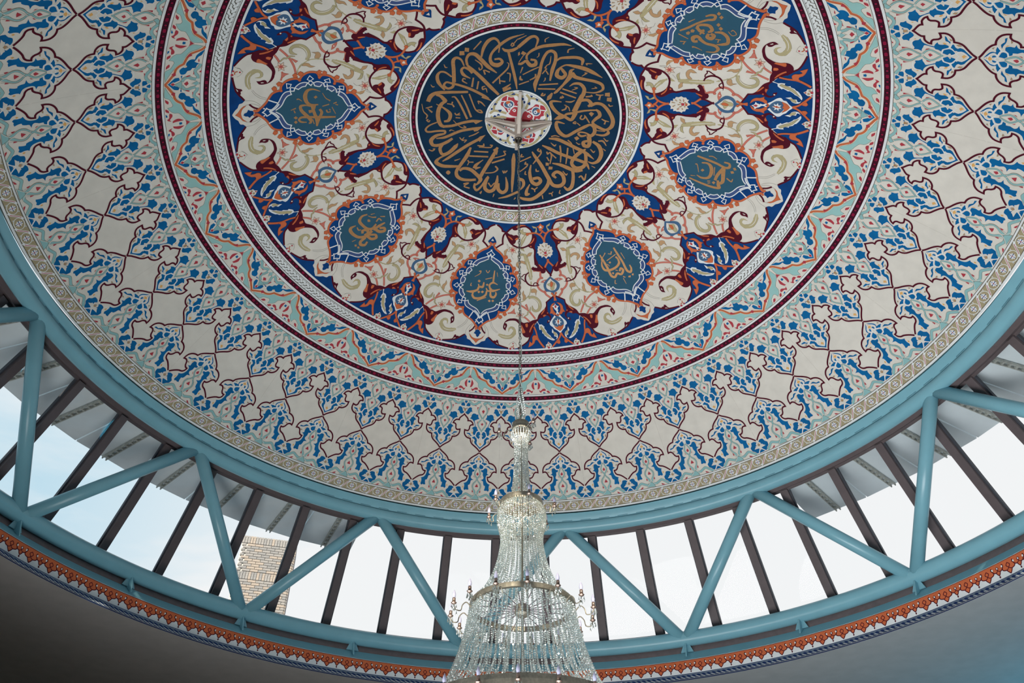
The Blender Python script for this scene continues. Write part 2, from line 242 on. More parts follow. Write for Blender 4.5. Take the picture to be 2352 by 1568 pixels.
TXT="""
#field
h C h -453,2137! -1840,2164 -3097,2207 -3490,2251! -5147,2286! -5953,2254 -7334,2194 -8959,2151 -11314,2122 -14045,2131 -15975,2177 -17234,2233 -17837,2310 -17631,2388 -16999,2457 -15899,2518! -17916,2633! -17845,2695 -17521,2761 -17652,2834 -17532,2911 -17852,2973 -19404,3037 -20642,3038 -21161,3013! -21526,3077 -22223,3138 -22743,3180! -22927,3358! -22956,3556! -22102,3590 -21263,3625 -19684,3682! -19686,3741 -19494,3802 -18809,3863 -17900,3885 -16973,3950 -16618,4007 -16534,4035! -15490,4129 -14847,4243 -14417,4314 -14072,4339! -13832,4389 -12805,4458 -11034,4531! -8421,4535 -7012,4504 -6190,4485 -4729,4438 -3709,4380 -3093,4344! -2507,4381 -2391,4417 -1951,4433 -1474,4444 -988,4479 -98,4519!
s T m -15188,2311/39 -13695,2385/69 -12750,2460/62 -12226,2545/16
s C m -14794,2322/12 -13461,2395/14 -13013,2435/5
p T m -13432,2198! -12781,2220 -11755,2220! -11961,2259 -13007,2302 -14398,2313 -15239,2296 -14537,2269 -13476,2261
p T m -12194,2559! -12100,2602 -12915,2633 -13668,2657! -13382,2598
s T m -12394,2696!/13 -13560,2721/60 -14162,2789/83 -14652,2886 -15109,2983/80 -15313,3039/77 -15388,3141/80 -15574,3220/40
s C m -14391,2855/7 -14861,2952/13 -15197,3041 -15583,3199/7
p T m -13170,2706! -12092,2694 -11208,2707 -10758,2756! -11828,2733 -13053,2728
p A m -16651,2682! -15441,2689 -14622,2734 -14537,2763 -15254,2747 -15930,2745
p A m -13516,2853! -12325,2837 -11072,2849 -10358,2896 -10455,2944 -11876,2996! -11597,2938 -11181,2917 -12352,2878 -13729,2906
p A m -7173,2598! -5976,2613 -5176,2665 -5554,2744! -6095,2726 -6160,2675
s T m -15520,3254/17 -15416,3324 -15088,3436 -14547,3525 -13737,3578 -12881,3620 -11588,3656 -10232,3662
p A m -12820,3432! -12356,3487 -12641,3556 -12520,3612 -13340,3585 -13339,3524 -12916,3498
p A m -15245,3468! -15514,3410 -16490,3403 -17143,3448 -16869,3485 -16686,3541! -16502,3476 -15616,3476
s T m -14267,3577/40 -15500,3564/57 -16735,3600/64 -17554,3669 -17662,3746 -17213,3812/54 -16314,3838/41 -15489,3810/47 -15315,3727/5
s C m -14828,3581/5 -16206,3601/12 -17205,3660 -17637,3740/5
s S m -9983,3673/25 -11707,3714/26 -13018,3765 -14139,3825 -15098,3902 -15955,3987
p S m -13595,3695! -13177,3715! -13588,3755 -14055,3787
s S m -7978,3871/20 -9442,3860 -10344,3875
p S m -9873,3777! -9500,3818 -8789,3853 -9206,3871 -10002,3868 -9939,3822
s S m -12682,3937/26 -13612,3986 -14337,4038
s T m -14795,3748/5 -14516,3819/27 -13883,3856/20 -13845,3890 -12864,3933/13
p P m -10480,3925! -11223,3931! -11399,3979! -11810,3941! -12514,3958! -12203,3913! -12756,3882! -12006,3875! -11831,3827! -11410,3866! -10687,3849! -11019,3894!
p S m -11225,3930! -11559,3920! -11795,3940! -11807,3916! -12175,3913! -11861,3899! -12003,3877! -11665,3887! -11425,3867! -11416,3891! -11046,3894! -11363,3907!
p R m -11412,3907 -11573,3917 -11773,3913 -11812,3900 -11651,3890 -11450,3894
p P m -6990,2652! -8164,2655! -8530,2709! -9115,2663! -10254,2679! -9685,2629! -10508,2591! -9308,2587! -8937,2532! -8331,2578! -7141,2563! -7769,2613!
p S m -8178,2653! -8681,2639! -9074,2662! -9054,2634! -9634,2630! -9118,2615! -9293,2588! -8779,2602! -8374,2580! -8402,2608! -7820,2612! -8342,2627!
p R m -8424,2626 -8696,2636 -9001,2631 -9036,2615 -8763,2605 -8456,2610
s K m -10827,2643/6 -12683,2678
s K m -7434,2579/6 -6164,2501 -6735,2585 -7547,2606
s K m -8840,2697/6 -8430,2747 -9204,2804
s S m -19222,3080/31 -18872,3138 -18897,3198 -18198,3226 -17628,3280 -17538,3349 -17978,3410 -18717,3455 -19623,3491 -20018,3539 -20688,3578 -21222,3612
p S m -18995,3207 -19153,3219 -19412,3222 -19624,3214 -19670,3200 -19513,3187 -19251,3184 -19038,3192
p S m -19523,3478 -19667,3491 -19908,3494 -20106,3486 -20152,3471 -20008,3459 -19766,3456 -19566,3464
s S m -19296,3069/20 -18669,3066 -17612,3051 -16498,3051
p S m -21467,3258! -20615,3247 -19502,3258 -18809,3286! -19521,3292 -20121,3299 -20845,3278
p C m -19827,3276 -19915,3284 -20071,3286 -20203,3281 -20226,3272 -20138,3264 -19981,3263 -19850,3267
s T m -5508,4270/34 -6575,4306/74 -7982,4325 -9192,4311/78 -9968,4248/74 -9990,4182/51 -9306,4144/40 -8627,4159/37 -8416,4230/5
s C m -5913,4289/5 -7428,4325/12 -8700,4321 -9459,4292/5
p C m -5650,4259 -5787,4269 -5979,4270 -6113,4261 -6106,4248 -5969,4238 -5776,4238 -5642,4246
p C m -5336,4284 -5473,4294 -5663,4294 -5796,4285 -5789,4272 -5652,4263 -5461,4262 -5328,4271
s K m -3069,4049/6 -3453,4133 -4354,4210 -5336,4257
s K m -3419,4046/6 -3832,4123 -4642,4195 -5543,4245
s K m -1719,4127/6 -2501,4186 -2983,4254 -3093,4344
s K m -1435,4136/6 -2019,4200 -2227,4255 -1961,4343
s M m -5147,2286!/33 -6360,2382 -7681,2474 -9266,2533 -11267,2573 -12900,2574 -14509,2552 -15899,2518 -16999,2457 -17631,2388 -17837,2310 -17234,2233 -15975,2177 -14045,2131 -11314,2122 -8959,2151 -7334,2194 -5953,2254 -5147,2286!
p M m -7971,2174! -8467,2209 -9405,2224 -10515,2215 -11602,2186 -12990,2169 -14509,2165 -15818,2178 -14335,2125 -11690,2107 -9126,2135 -7450,2175
p M m -5147,2286! -6067,2277 -7059,2304 -8114,2309 -8977,2327 -10009,2315 -10970,2330 -11504,2379! -10582,2374 -10030,2400! -10048,2436 -9795,2475 -9106,2500 -8261,2493 -7354,2465 -6456,2380
p M m -18527,2331! -19430,2378 -19216,2449 -18315,2526 -18062,2583 -18219,2637 -17723,2649! -17153,2600 -16226,2590 -15432,2558 -14555,2558 -15942,2524 -16999,2457 -17631,2388 -17846,2324
s M m -18013,2625/40 -17845,2695/33 -17613,2753 -17674,2814/47 -17809,2914/60
p M m -18659,2930! -18401,2851 -17505,2807 -17490,2903! -17158,2913 -17227,2926! -17843,2946 -17884,2980 -17136,2982 -16523,2962 -15952,2997! -16279,3033 -17230,3049 -18289,3063 -19165,3067 -19335,3106 -20226,3116 -20964,3089 -21023,3041 -20964,2995! -19808,2959
s M m -20904,2995/31 -21526,3077 -22223,3138 -22763,3187
p C m -17581,2980 -17720,2990 -17945,2992 -18125,2985 -18155,2973 -18017,2963 -17791,2961 -17610,2968
s M m -22904,3557!/28 -21907,3595 -19695,3685! -19686,3741 -19494,3802/41 -19072,3853
p M m -19503,3747! -18980,3799 -17971,3851 -17011,3910 -16586,3975 -16534,4035! -16891,4004 -17462,3976 -18246,3978 -18527,3949 -19158,3934 -19803,3952 -20110,3988 -19952,4028 -19381,4029 -19111,4090! -19796,4069 -20320,4024 -20536,3970 -20171,3915 -19722,3869 -19797,3802
s M m -16992,3930/20 -16635,3988 -16513,4042
p C m -19544,4049 -19627,4057 -19767,4060 -19882,4054 -19910,4045 -19827,4037 -19687,4035 -19570,4040
p M m -16556,3992! -14998,4013 -14091,4047 -13678,4041 -12583,4054 -11568,4008 -10265,3967 -8886,3969 -8959,3966 -8079,3985 -7356,4028 -6915,4099 -6940,4165 -7672,4207! -7681,4161 -7979,4114 -7817,4071 -7330,4056 -7861,4030 -8731,4011 -10218,4013 -10900,4047 -11739,4116 -12036,4176 -12070,4240 -12436,4298 -13130,4331 -13937,4329 -14511,4293 -14969,4228 -15389,4150 -15848,4078 -16534,4035
s M m -14969,4228/29 -14486,4287 -14072,4339 -13692,4397 -12561,4463 -10955,4533/28
s M m -8499,4533/31 -7012,4504 -6190,4485 -4729,4438 -3709,4380 -3132,4350
p M m -6413,4493! -5954,4446 -5796,4397 -5459,4380 -5249,4405 -4670,4400 -4430,4420 -4722,4451 -5578,4488
p C m -5933,4472! -5224,4445 -5459,4439
p C m -7334,4096! -7210,4138 -7407,4147 -7477,4119
s M m -879,4166/31 -1386,4232 -2151,4284
s M m -5072,2280!/33 -4275,2339 -4072,2417 -4342,2507! -2963,2550 -1821,2597 -1192,2634
s M m -453,2137!/33 -1840,2164 -3097,2207 -3490,2251! -4887,2263
s M m -14882,3073/23 -13895,3115/30 -13529,3195/33 -13931,3264 -14815,3319/30 -16079,3341/27 -17348,3344/20 -18535,3330/5
s M m -17886,3338/19 -17468,3296 -16725,3285 -16276,3311 -16079,3341
s M m -13706,3104!/19 -12919,3116 -12410,3152 -11818,3154! -12020,3185 -12839,3220 -13534,3257
s O m -14790,2127/5 -13077,2122/20 -11473,2138 -10148,2163/16
s O m -6427,2344/7 -7524,2376/22 -8520,2417/16
p O m -11291,2382! -10412,2373 -9613,2407! -10068,2421
s O m -18295,2396/13 -17669,2443/20 -16744,2487/16 -15674,2507/5
p O m -16202,2559 -16324,2567 -16521,2568 -16677,2563 -16693,2554 -16571,2546 -16373,2545 -16216,2550
s O m -18902,2928/5 -19504,2975/19 -20060,3017/13
s O m -19003,3805/5 -18637,3843/20 -18089,3883 -17795,3909/14
p O m -19158,3934! -18729,3923 -18273,3932 -18410,3957!
s O m -15618,4068/5 -14972,4118/22 -14418,4185 -14169,4235/17
p O m -13599,4066! -13082,4078! -13222,4128 -13553,4138 -13764,4112
p O m -12028,4097! -11826,4114 -12079,4175 -12183,4245 -12565,4247 -12949,4230 -12510,4167
p O m -19521,3894 -19580,3900 -19682,3901 -19769,3897 -19786,3891 -19727,3885 -19624,3883 -19537,3887
p C m -9767,4402! -8973,4439 -8507,4469 -8899,4492 -8530,4539! -9120,4551 -10829,4526! -10558,4488 -10535,4457 -10108,4433
p R m -9529,4446 -9625,4454 -9771,4455 -9881,4449 -9882,4438 -9786,4430 -9639,4429 -9529,4436
p R m -8794,4546 -8944,4558 -9161,4559 -9320,4549 -9328,4534 -9178,4522 -8959,4520 -8800,4530
p R m -9687,4536 -9802,4545 -9967,4546 -10086,4539 -10098,4527 -9982,4518 -9817,4516 -9697,4524
s K m -9767,4402!/5 -10108,4433 -10535,4457 -10518,4489
s K m -9742,4406!/5 -8973,4439 -8618,4473
s O m -9853,4471/8 -9682,4507 -9147,4506
p O 1 -1853,4331! -1188,4381 -251,4403 359,4401 1204,4384 1903,4335! 1551,4381 823,4413 446,4441 87,4476! -437,4437 -1126,4406 -1668,4367
p B 1 -550,4242! -45,4224 534,4238 665,4256 1087,4284! 699,4313 665,4338 291,4370! -106,4352 -266,4321 -896,4302! -577,4267
p B 1 -304,2375! 636,2417 1472,2479 1326,2521 -8,2516 -1599,2520 -2144,2484 -1394,2437
p C 1 -398,2423! 394,2469! -937,2471!
s O m -1568,2622/33 -774,2575 -549,2526 -1417,2512
#spandrel
p G 1 -241,3187! 426,3233 1608,3291 2378,3359 2294,3411 1769,3465 1009,3497 196,3516 -41,3560 -388,3570! -574,3522 -1239,3490 -2390,3475 -2820,3426 -2983,3352 -2479,3283 -1441,3237
p C 1 -328,3233! 367,3285 1205,3340 1331,3401 712,3455 -215,3473 -1153,3458 -2017,3412 -2016,3346 -1344,3284
p T 1 -190,3281! 172,3310 790,3329! 943,3351 470,3393 327,3438 -196,3466 -709,3455 -777,3402 -1247,3371 -1597,3336 -770,3322
p O 1 -250,3300 220,3331 -31,3375 -434,3398 -665,3363
s O m 584,3529/23 53,3600 -267,3676
p O m 906,3533 787,3543 584,3547 413,3540 365,3527 484,3517 688,3513 860,3520
s O m -171,2502/28 447,2411 1356,2350 2884,2301 4543,2292 6441,2298 7857,2303
s O m -97,2258/22 490,2303 1457,2330
p O m 6710,2283 7660,2287 7706,2322 6823,2333
p T m 4505,2150! 3878,2193 2846,2198 2806,2232 3498,2279 2770,2293 2455,2236 2487,2188
p O 1 -187,2121! 386,2158 1206,2178! 646,2222 -192,2243 -469,2269 -1250,2264 -1296,2236 -1529,2194 -2285,2176! -1225,2162
p C 1 -364,2157! 219,2209 -1155,2203
p C 1 -314,2501! 411,2520 1365,2534! 1075,2566 2042,2574! 1917,2600 2668,2621 2476,2660 2816,2704! 2239,2739 2219,2773 1491,2787 1226,2818! 538,2792 -75,2814 -530,2831 -1272,2778 -2153,2806! -2293,2765 -3174,2746 -3215,2712 -3782,2696! -3337,2658 -3363,2617 -3029,2599 -3210,2564! -2207,2563 -2358,2521! -1224,2529
s A 1 -1321,2555/16 -635,2600/3
s A 1 577,2548/16 216,2600/3
s A 1 1613,2604/16 923,2633/3
s A 1 -2537,2622/16 -1668,2654/3
s A 1 1585,2672/16 806,2693/3
s A 1 -2530,2709/16 -1533,2695/3
s A 1 1326,2731/16 513,2731/3
s A 1 -1576,2749/16 -828,2727/3
s A 1 382,2764/16 -38,2733/3
s A 1 -488,2635/16 -418,2690/3
s A 1 -1555,2662/16 -781,2714/3
s A 1 515,2663/16 -44,2699/3
s R 1 -2578,2635/11 -2004,2672/3
s R 1 1747,2728/11 879,2741/3
p R 1 149,2720 -84,2738 -507,2743 -873,2732 -961,2712 -731,2693 -301,2688 68,2699
p O 1 -921,2754! -8,2761! -223,2783 -871,2778
s O m -195,2847/27 240,2904 1434,2989 1425,3007
p O m 351,3712! 1285,3741 1810,3799 1795,3851 2113,3907! 1573,3907 1074,3944 594,3942 49,4001! -105,3987 328,3933 831,3893 1142,3837 1040,3771
p W 1 -250,3726! -40,3761 219,3776 788,3788! 374,3810 188,3841 -314,3862 -683,3833 -895,3798 -1338,3775! -600,3762
p R 1 -270,3752! 68,3794 -196,3818 -585,3795
s W m -232,3850/22 311,3939
p W 1 559,3955! 1071,4012 1899,4085 2067,4139 1466,4170 1362,4208 626,4244 -158,4306! -908,4242 -1565,4211 -1936,4170 -2507,4133 -2662,4094 -2131,4040 -982,3953! -324,3998
p G 1 -149,3967! 758,4021 1261,4078 1257,4130 946,4158 -227,4185 -1263,4156 -1739,4120 -1847,4062 -1102,4004
p O 1 -1534,4154! -690,4187 -256,4159 163,4176 1097,4153! 602,4219 -127,4256! -851,4217
p W 1 763,4095! 177,4105! 249,4145! -216,4120! -623,4150! -618,4110! -1218,4107! -745,4081! -1080,4047! -487,4056! -294,4016! -45,4053! 533,4038! 255,4075!
p R 1 49,4082 -67,4094 -272,4098 -450,4091 -501,4077 -386,4064 -178,4060 0,4068
s O 1 -122,4038/11 -327,4120
p W m 6237,4039! 5966,4035! 5523,4100 4963,4098 4163,4152! 4342,4167 3761,4230! 3768,4256 3139,4311 2929,4321! 2628,4362 1781,4412! 2281,4421 3048,4399 3775,4364! 3940,4341 4363,4321! 4723,4269 4982,4272! 4939,4233 5268,4193 5596,4204! 5715,4148 5678,4108
p T m 5140,4127! 5404,4156 5048,4203 4550,4266 3913,4321 3074,4361 2556,4387! 3168,4331 3774,4281 4261,4217 4718,4166
p W m 2169,4197! 2364,4270! 1926,4297 1874,4347! 1307,4359 1327,4385 1619,4407! 1071,4382 941,4330 1246,4283 1769,4257
p T m 1875,4252! 1979,4278 1546,4337 1184,4339 1300,4296
s O m 10,4292/26 415,4363 1283,4435 2009,4487 2656,4533
p O m 705,4422! 1182,4440 1456,4468 874,4493! 583,4471
s O m 7098,4130/23 6665,4214 6443,4294 6253,4368/31 5444,4470 4788,4536
p O m 6482,4307! 7235,4300 7646,4333 7654,4397 7900,4445 8376,4415! 8767,4511! 7862,4477 7239,4434 7047,4393 6567,4379 6119,4404
p C m 3648,4432! 3952,4474 4348,4486 4334,4517 4575,4549! 2604,4551! 2873,4517 2861,4491 3201,4464
p R m 3721,4465 3645,4472 3517,4474 3411,4469 3387,4460 3463,4452 3592,4450 3698,4455
p R m 3949,4546 3813,4560 3588,4564 3403,4555 3357,4538 3494,4524 3720,4521 3906,4530
p R m 3116,4545 3052,4552 2937,4554 2838,4549 2820,4541 2884,4534 3000,4532 3098,4536
p A m 3517,4503 3441,4511 3314,4513 3209,4508 3185,4498 3260,4491 3387,4489 3493,4494
p A m 4143,4517 4077,4525 3960,4526 3862,4522 3846,4513 3911,4506 4028,4505 4126,4509
#medallion
h B h -846,2567! -1696,2622 -3365,2674 -4798,2738 -5581,2801 -5525,2867! -7185,2884 -8300,2919 -9013,2990 -9138,3072 -8365,3087! -9419,3092 -10352,3152 -10755,3228 -10531,3300 -9780,3328! -11013,3374 -11169,3453 -10708,3523 -9662,3584 -8505,3608! -8782,3650 -8550,3729 -7793,3807 -6470,3857 -5420,3855! -5180,3909 -4601,3971 -3494,4014 -2284,4054 -1228,4112! -452,4190 -187,4218!
s O m -846,2567!/29 -1696,2622 -3365,2674 -4798,2738 -5581,2801 -5525,2867! -7185,2884 -8300,2919 -9013,2990 -9138,3072 -8365,3087! -9419,3092 -10352,3152 -10755,3228 -10531,3300 -9780,3328! -11013,3374 -11169,3453 -10708,3523 -9662,3584 -8505,3608! -8782,3650 -8550,3729 -7793,3807 -6470,3857 -5420,3855! -5180,3909 -4601,3971 -3494,4014 -2284,4054 -1228,4112! -452,4190 -187,4218!
p O m -5124,2876 -5348,2886 -5639,2886 -5829,2876 -5813,2861 -5588,2851 -5293,2850 -5104,2861
p O m -7982,3094 -8181,3105 -8454,3106 -8641,3096 -8640,3081 -8440,3070 -8165,3069 -7978,3079
p O m -9477,3335 -9659,3346 -9913,3348 -10093,3338 -10100,3324 -9918,3313 -9662,3311 -9482,3321
p O m -8150,3612 -8320,3623 -8557,3624 -8722,3614 -8725,3600 -8554,3589 -8316,3588 -8151,3597
p O m -5069,3857 -5236,3868 -5458,3868 -5607,3858 -5600,3844 -5434,3834 -5210,3833 -5061,3843
p O m -5415,2783! -5846,2795! -6267,2808! -6600,2793! -6954,2778! -6748,2757! -6539,2735! -6052,2736! -5572,2737! -5502,2760!
p O m -6814,2852! -7229,2864! -7636,2878! -7969,2863! -8322,2849! -8131,2827! -7937,2805! -7460,2806! -6990,2806! -6910,2829!
p O m -8790,3001! -9179,3014! -9558,3029! -9886,3014! -10233,3000! -10065,2978! -9895,2956! -9439,2956! -8990,2956! -8898,2979!
p O m -9755,3085! -10130,3098! -10495,3113! -10820,3099! -11163,3085! -11006,3063! -10848,3041! -10403,3041! -9965,3040! -9867,3063!
p O m -10639,3285! -10989,3298! -11329,3313! -11640,3299! -11969,3286! -11828,3264! -11685,3242! -11265,3241! -10852,3240! -10752,3263!
p O m -10667,3360! -11009,3373! -11342,3388! -11647,3374! -11969,3361! -11832,3339! -11693,3317! -11282,3316! -10878,3315! -10779,3338!
p O m -9661,3622! -9982,3635! -10295,3649! -10578,3635! -10876,3622! -10744,3600! -10611,3579! -10228,3578! -9851,3578! -9762,3600!
p O m -9034,3692! -9351,3705! -9660,3719! -9936,3706! -10227,3692! -10095,3671! -9961,3649! -9585,3649! -9215,3648! -9130,3670!
p O m -6532,3900! -6839,3912! -7139,3926! -7394,3912! -7663,3898! -7526,3877! -7388,3856! -7032,3857! -6681,3857! -6612,3879!
p O m -5313,3960! -5618,3972! -5917,3985! -6164,3971! -6426,3957! -6286,3936! -6144,3915! -5794,3916! -5449,3917! -5387,3939!
p C m -6660,2808 -6781,2814 -6939,2814 -7041,2809 -7039,2801 -6918,2796 -6759,2795 -6657,2801
p C m -10027,3035 -10134,3041 -10281,3041 -10382,3036 -10389,3028 -10282,3023 -10135,3022 -10033,3027
p C m -11187,3313 -11283,3319 -11419,3320 -11515,3314 -11524,3307 -11428,3301 -11292,3300 -11196,3305
p C m -9583,3650 -9672,3656 -9796,3657 -9882,3652 -9889,3644 -9800,3638 -9675,3638 -9589,3643
p C m -6076,3914 -6163,3920 -6280,3920 -6356,3915 -6357,3908 -6270,3902 -6153,3902 -6076,3907
h E h -351,2795! -1413,2799 -2440,2826 -4206,2874 -5243,2930 -5798,2990! -7078,3077 -7514,3146 -7499,3214! -8127,3264 -8523,3325 -8296,3399! -7383,3432! -7986,3516 -7523,3608 -6236,3658! -5261,3688! -5053,3776 -4023,3836 -2175,3882 -916,3946 -255,4003!
h D h -536,2835! -2164,2891 -3674,2943 -4475,3005! -5518,3039! -5710,3089 -6217,3177! -7184,3220! -6978,3302 -7180,3374! -7649,3406! -7140,3430! -7578,3490! -6744,3515! -6525,3562 -5846,3605! -5914,3658! -5314,3666! -5161,3718! -4372,3699! -3850,3758 -1945,3814 -904,3856 -214,3918!
s W m 281,2744/17 -1346,2793 -3562,2852 -4958,2908 -5690,2971 -5687,3000! -5410,3034! -6549,3053 -7361,3107 -7406,3124 -7395,3177 -7050,3226! -7937,3247 -8374,3293 -8442,3355 -7972,3402
s W m -413,2831/17 -1926,2882 -3615,2937 -4475,3005! -5494,2993 -6545,2992
s W m -6641,2958!/17 -6668,3029
s W m -6334,3072!/17 -5627,3109! -6428,3173! -6224,3186! -7130,3183 -8134,3201
s W m -8652,3204!/17 -8163,3252 -7127,3228!
s W m -7786,3274!/17 -7006,3297 -7129,3375! -7972,3402 -8495,3443
s W m -8537,3449!/17 -7872,3484 -6819,3510! -6599,3556 -5846,3605! -6186,3666 -6318,3714
s W m -7787,3416!/17 -7140,3430! -7823,3485 -7972,3530 -7481,3602 -6330,3656 -5314,3666! -5295,3721 -4959,3792 -4014,3835 -2175,3882 -893,3943 -292,3995
s W m -6267,3722/17 -5295,3721 -4372,3699! -4007,3750 -3029,3790 -1521,3828 -781,3866 -214,3918!
c W m -7829,2942!/13 -6425,2934! -6738,2992! -7622,3011!
c W m -9831,3182!/13 -8574,3154! -8538,3214! -9169,3250!
c W m -9194,3412!/13 -8530,3456! -8890,3501! -10050,3476!
c W m -7218,3718!/13 -6330,3731! -6082,3771! -7382,3789!
s W m -285,2643!/15 510,2688 1612,2732! 918,2766 566,2819
s W m -181,2723/16 175,2765 791,2808
c W 1 -15,4006!/18 409,3983 751,4006 1078,4045! 510,4066 40,4105! -430,4068 -959,4047! -560,4017 -486,3991
s W m -1858,3868/23 -831,3916 0,3993
s W m -2108,3884/22 -2503,3946 -3034,4024
s O m 943,4132!/29 316,4183 699,4230
s W m -1026,4093/21 -799,4071
#lobe
p L m -8,6290! -35,6265 315,6242 594,6214 702,6188 636,6162 778,6139 638,6127 1023,6111 1150,6095 1558,6104 1680,6123 1303,6136 1076,6158 1190,6180 1022,6213 717,6233 308,6263
p L m 355,6012! 804,6026! 984,6075 873,6102 404,6134! 103,6099! 320,6080 110,6059!
p L m 1259,5934! 1625,5947 1952,5973! 1669,5980 1576,6015 1638,6041 1412,6077 1203,6074 1039,6036 923,6013 602,6001! 851,5972 914,5948
p L m 2883,6049! 2580,6048 2133,6052 2025,6075 1720,6092! 2011,6096 2244,6075 2709,6064
p L m 889,5731! 1180,5743! 1592,5726 1999,5729 2247,5755 2286,5789 2540,5811! 2099,5823 1760,5848 1494,5888 1320,5936! 1170,5934! 1521,5844 1180,5828 859,5813 587,5812! 865,5776
p L m 2347,5640! 2713,5626 3004,5639 3239,5669 3339,5697 3680,5714! 3339,5742 2990,5751 2769,5733 2490,5702 2180,5697! 2352,5670
p L m 2843,5568! 3317,5552! 3519,5579 3629,5611! 3120,5616 2778,5605
p L m 3544,5525! 3897,5520 4099,5531! 3823,5572!
s t m 399,5581/18 736,5631 867,5678 687,5721 354,5761 62,5805/21
s t m 123,5817/18 506,5845 797,5889 594,5934 216,5979 -56,6019/9
s t m 625,5531/40 1057,5529 1371,5553 2010,5578 2572,5563 2887,5538 3204,5527
p t 1 232,5518! 838,5522! 567,5553 217,5579! -83,5548
p R 1 76,5653! 375,5672! 86,5722! -257,5675!
p R 1 100,5872! 295,5893! 52,5919! -234,5890!
p R m 942,5615! 1255,5612 1221,5642 1202,5683! 1101,5652
p R m 776,5845! 966,5858 999,5897! 852,5868
p R m 1423,5594! 1703,5586 2013,5593! 1521,5601!
p R m 1833,5516! 2237,5516! 1973,5533!
p Y 1 12,6191! 257,6213! 69,6239! -283,6208!
p Y m 1872,6019! 1909,6038 1667,6063 1657,6034
p Y m 2430,5739 2543,5763 2425,5772
p A m 2178,6099 2456,6092 2275,6111
p A m 1558,6154! 1628,6176 1452,6194 1431,6169
s W m 151,6006/12 453,6008 897,6023 1086,6069 1442,6099 1854,6106
s W m 1105,6087/11 830,6119 246,6146 -27,6171
s W m 60,6080/10 279,6133
s W m 329,6148/12 628,6166 673,6191 405,6222 50,6256!
p C 1 199,6080 123,6090 -13,6092 -129,6087 -155,6076 -80,6066 57,6063 173,6069
p C m 392,6084 348,6090 271,6091 205,6088 190,6082 234,6076 311,6075 377,6078
s K m 397,5554/4 865,5618 1065,5674 883,5716 505,5756 220,5796
s C m 671,5558/8 868,5599 1101,5652 1198,5702
s C m 1016,5718/8 645,5772 131,5832
s W m 2277,5744/11 2074,5718 1499,5710 1105,5719
s C m 3317,5537/11 3609,5580 3707,5624
s M m 0,6331!/28 358,6295 961,6254 1563,6217 1875,6179 2002,6132! 2536,6125 3006,6097 3249,6058 3274,6004! 2678,6013 2408,5984 2356,5939 2148,5918 1763,5912! 1889,5883 2332,5852 2876,5852! 2910,5824 3232,5792 3591,5765 3808,5742!
p C m 2880,5618! 3372,5626 3663,5608! 3817,5633 3893,5653 3855,5724! 3526,5696 3438,5665 3316,5644
p A m 3549,5659! 3938,5654! 3857,5694! 3670,5680
p L m 3260,5647 3472,5639 3460,5657 3316,5659
p L m -18,6384! -501,6415 -853,6445 -949,6471 -879,6495 -1203,6495 -1640,6510! -1127,6536 -577,6505! -811,6483 -653,6447 -301,6418
p L m -322,6518! -898,6542 -971,6557 -831,6585 -401,6590! -188,6566!
p L m -2853,6597! -2732,6575 -2288,6573 -1942,6540 -1390,6546! -1823,6561 -2143,6581 -2482,6591
p L m -1614,6577! -1208,6574 -943,6600 -553,6605! -693,6633 -940,6636 -943,6675 -1137,6712 -992,6736 -591,6750! -1050,6764 -1108,6792 -1253,6825 -1454,6829 -1441,6860 -1315,6893! -1595,6899 -1776,6894 -1993,6907! -2189,6890 -2130,6859 -2173,6821 -2307,6811! -1797,6787 -1571,6751 -1508,6701 -1657,6677 -2032,6667! -1684,6651 -1743,6621 -1692,6595
p L m -3591,6883! -3290,6864 -2756,6866 -2624,6898 -2289,6923! -2368,6965 -2667,6984 -2990,7017! -3206,7012 -3580,6966! -3266,6960 -2803,6955! -3080,6940 -3198,6921 -3433,6925 -3327,6907
p L m -3892,7019! -3680,6981! -3256,7019!
p L m -151,6460! -404,6464 -462,6490 -279,6499!
s t m -51,6568/9 -341,6617/21 -497,6661 -323,6699 -34,6728 125,6762/20
s t m -64,6759/20 -501,6798 -687,6840 -528,6882 -265,6919/36 -128,6961/27
s t m -131,6979/39 -715,6988/40 -1244,6970 -1739,6953 -2120,6974 -2557,7006 -2842,7019
p t 1 -961,7016! -239,6960! 93,6963! 523,7023!
p R 1 22,6807! 311,6850! -6,6854 -284,6849!
p R 1 50,6638! 228,6673 -22,6688! -214,6668
p R m -722,6893! -501,6923 -712,6933
p R m -1532,7001! -1610,7021 -2111,7028! -1728,7005
p R m -667,6685! -413,6722 -619,6708
p Y 1 53,6407! 280,6442 -35,6463! -293,6442!
p Y m -2371,6845! -2230,6862 -2397,6879 -2481,6862
p Y m -1887,6593 -1653,6576 -1886,6613
p A m -1387,6466 -1500,6481 -1321,6473
p A m -2470,6627! -2197,6629 -2332,6638
s W m -211,6505/12 -684,6517 -1121,6542 -929,6594 -426,6601
s W m -1101,6543/11 -1390,6526 -1798,6508
s W m -21,6421/11 -559,6442 -696,6467 -523,6499 -222,6510
p C 1 153,6546 90,6554 -24,6556 -122,6551 -145,6542 -82,6534 32,6532 130,6536
s W m -37,6535/10 -254,6506 -44,6485 107,6490
s W m -3687,6963/13 -3435,6992 -3143,7019
p C m -3682,6892! -3337,6913! -3476,6928 -3480,6952 -3729,6965! -3843,6943
p C m -3507,6946! -3182,6933 -2806,6957! -3416,6959
p A m -3684,6904! -3565,6924 -3735,6935!
s K m -275,6766/4 -754,6808 -820,6857 -556,6913 -474,6963
s C m 69,6923/8 -345,6974 -961,7016
s C m -140,6758/8 -6,6785 343,6836
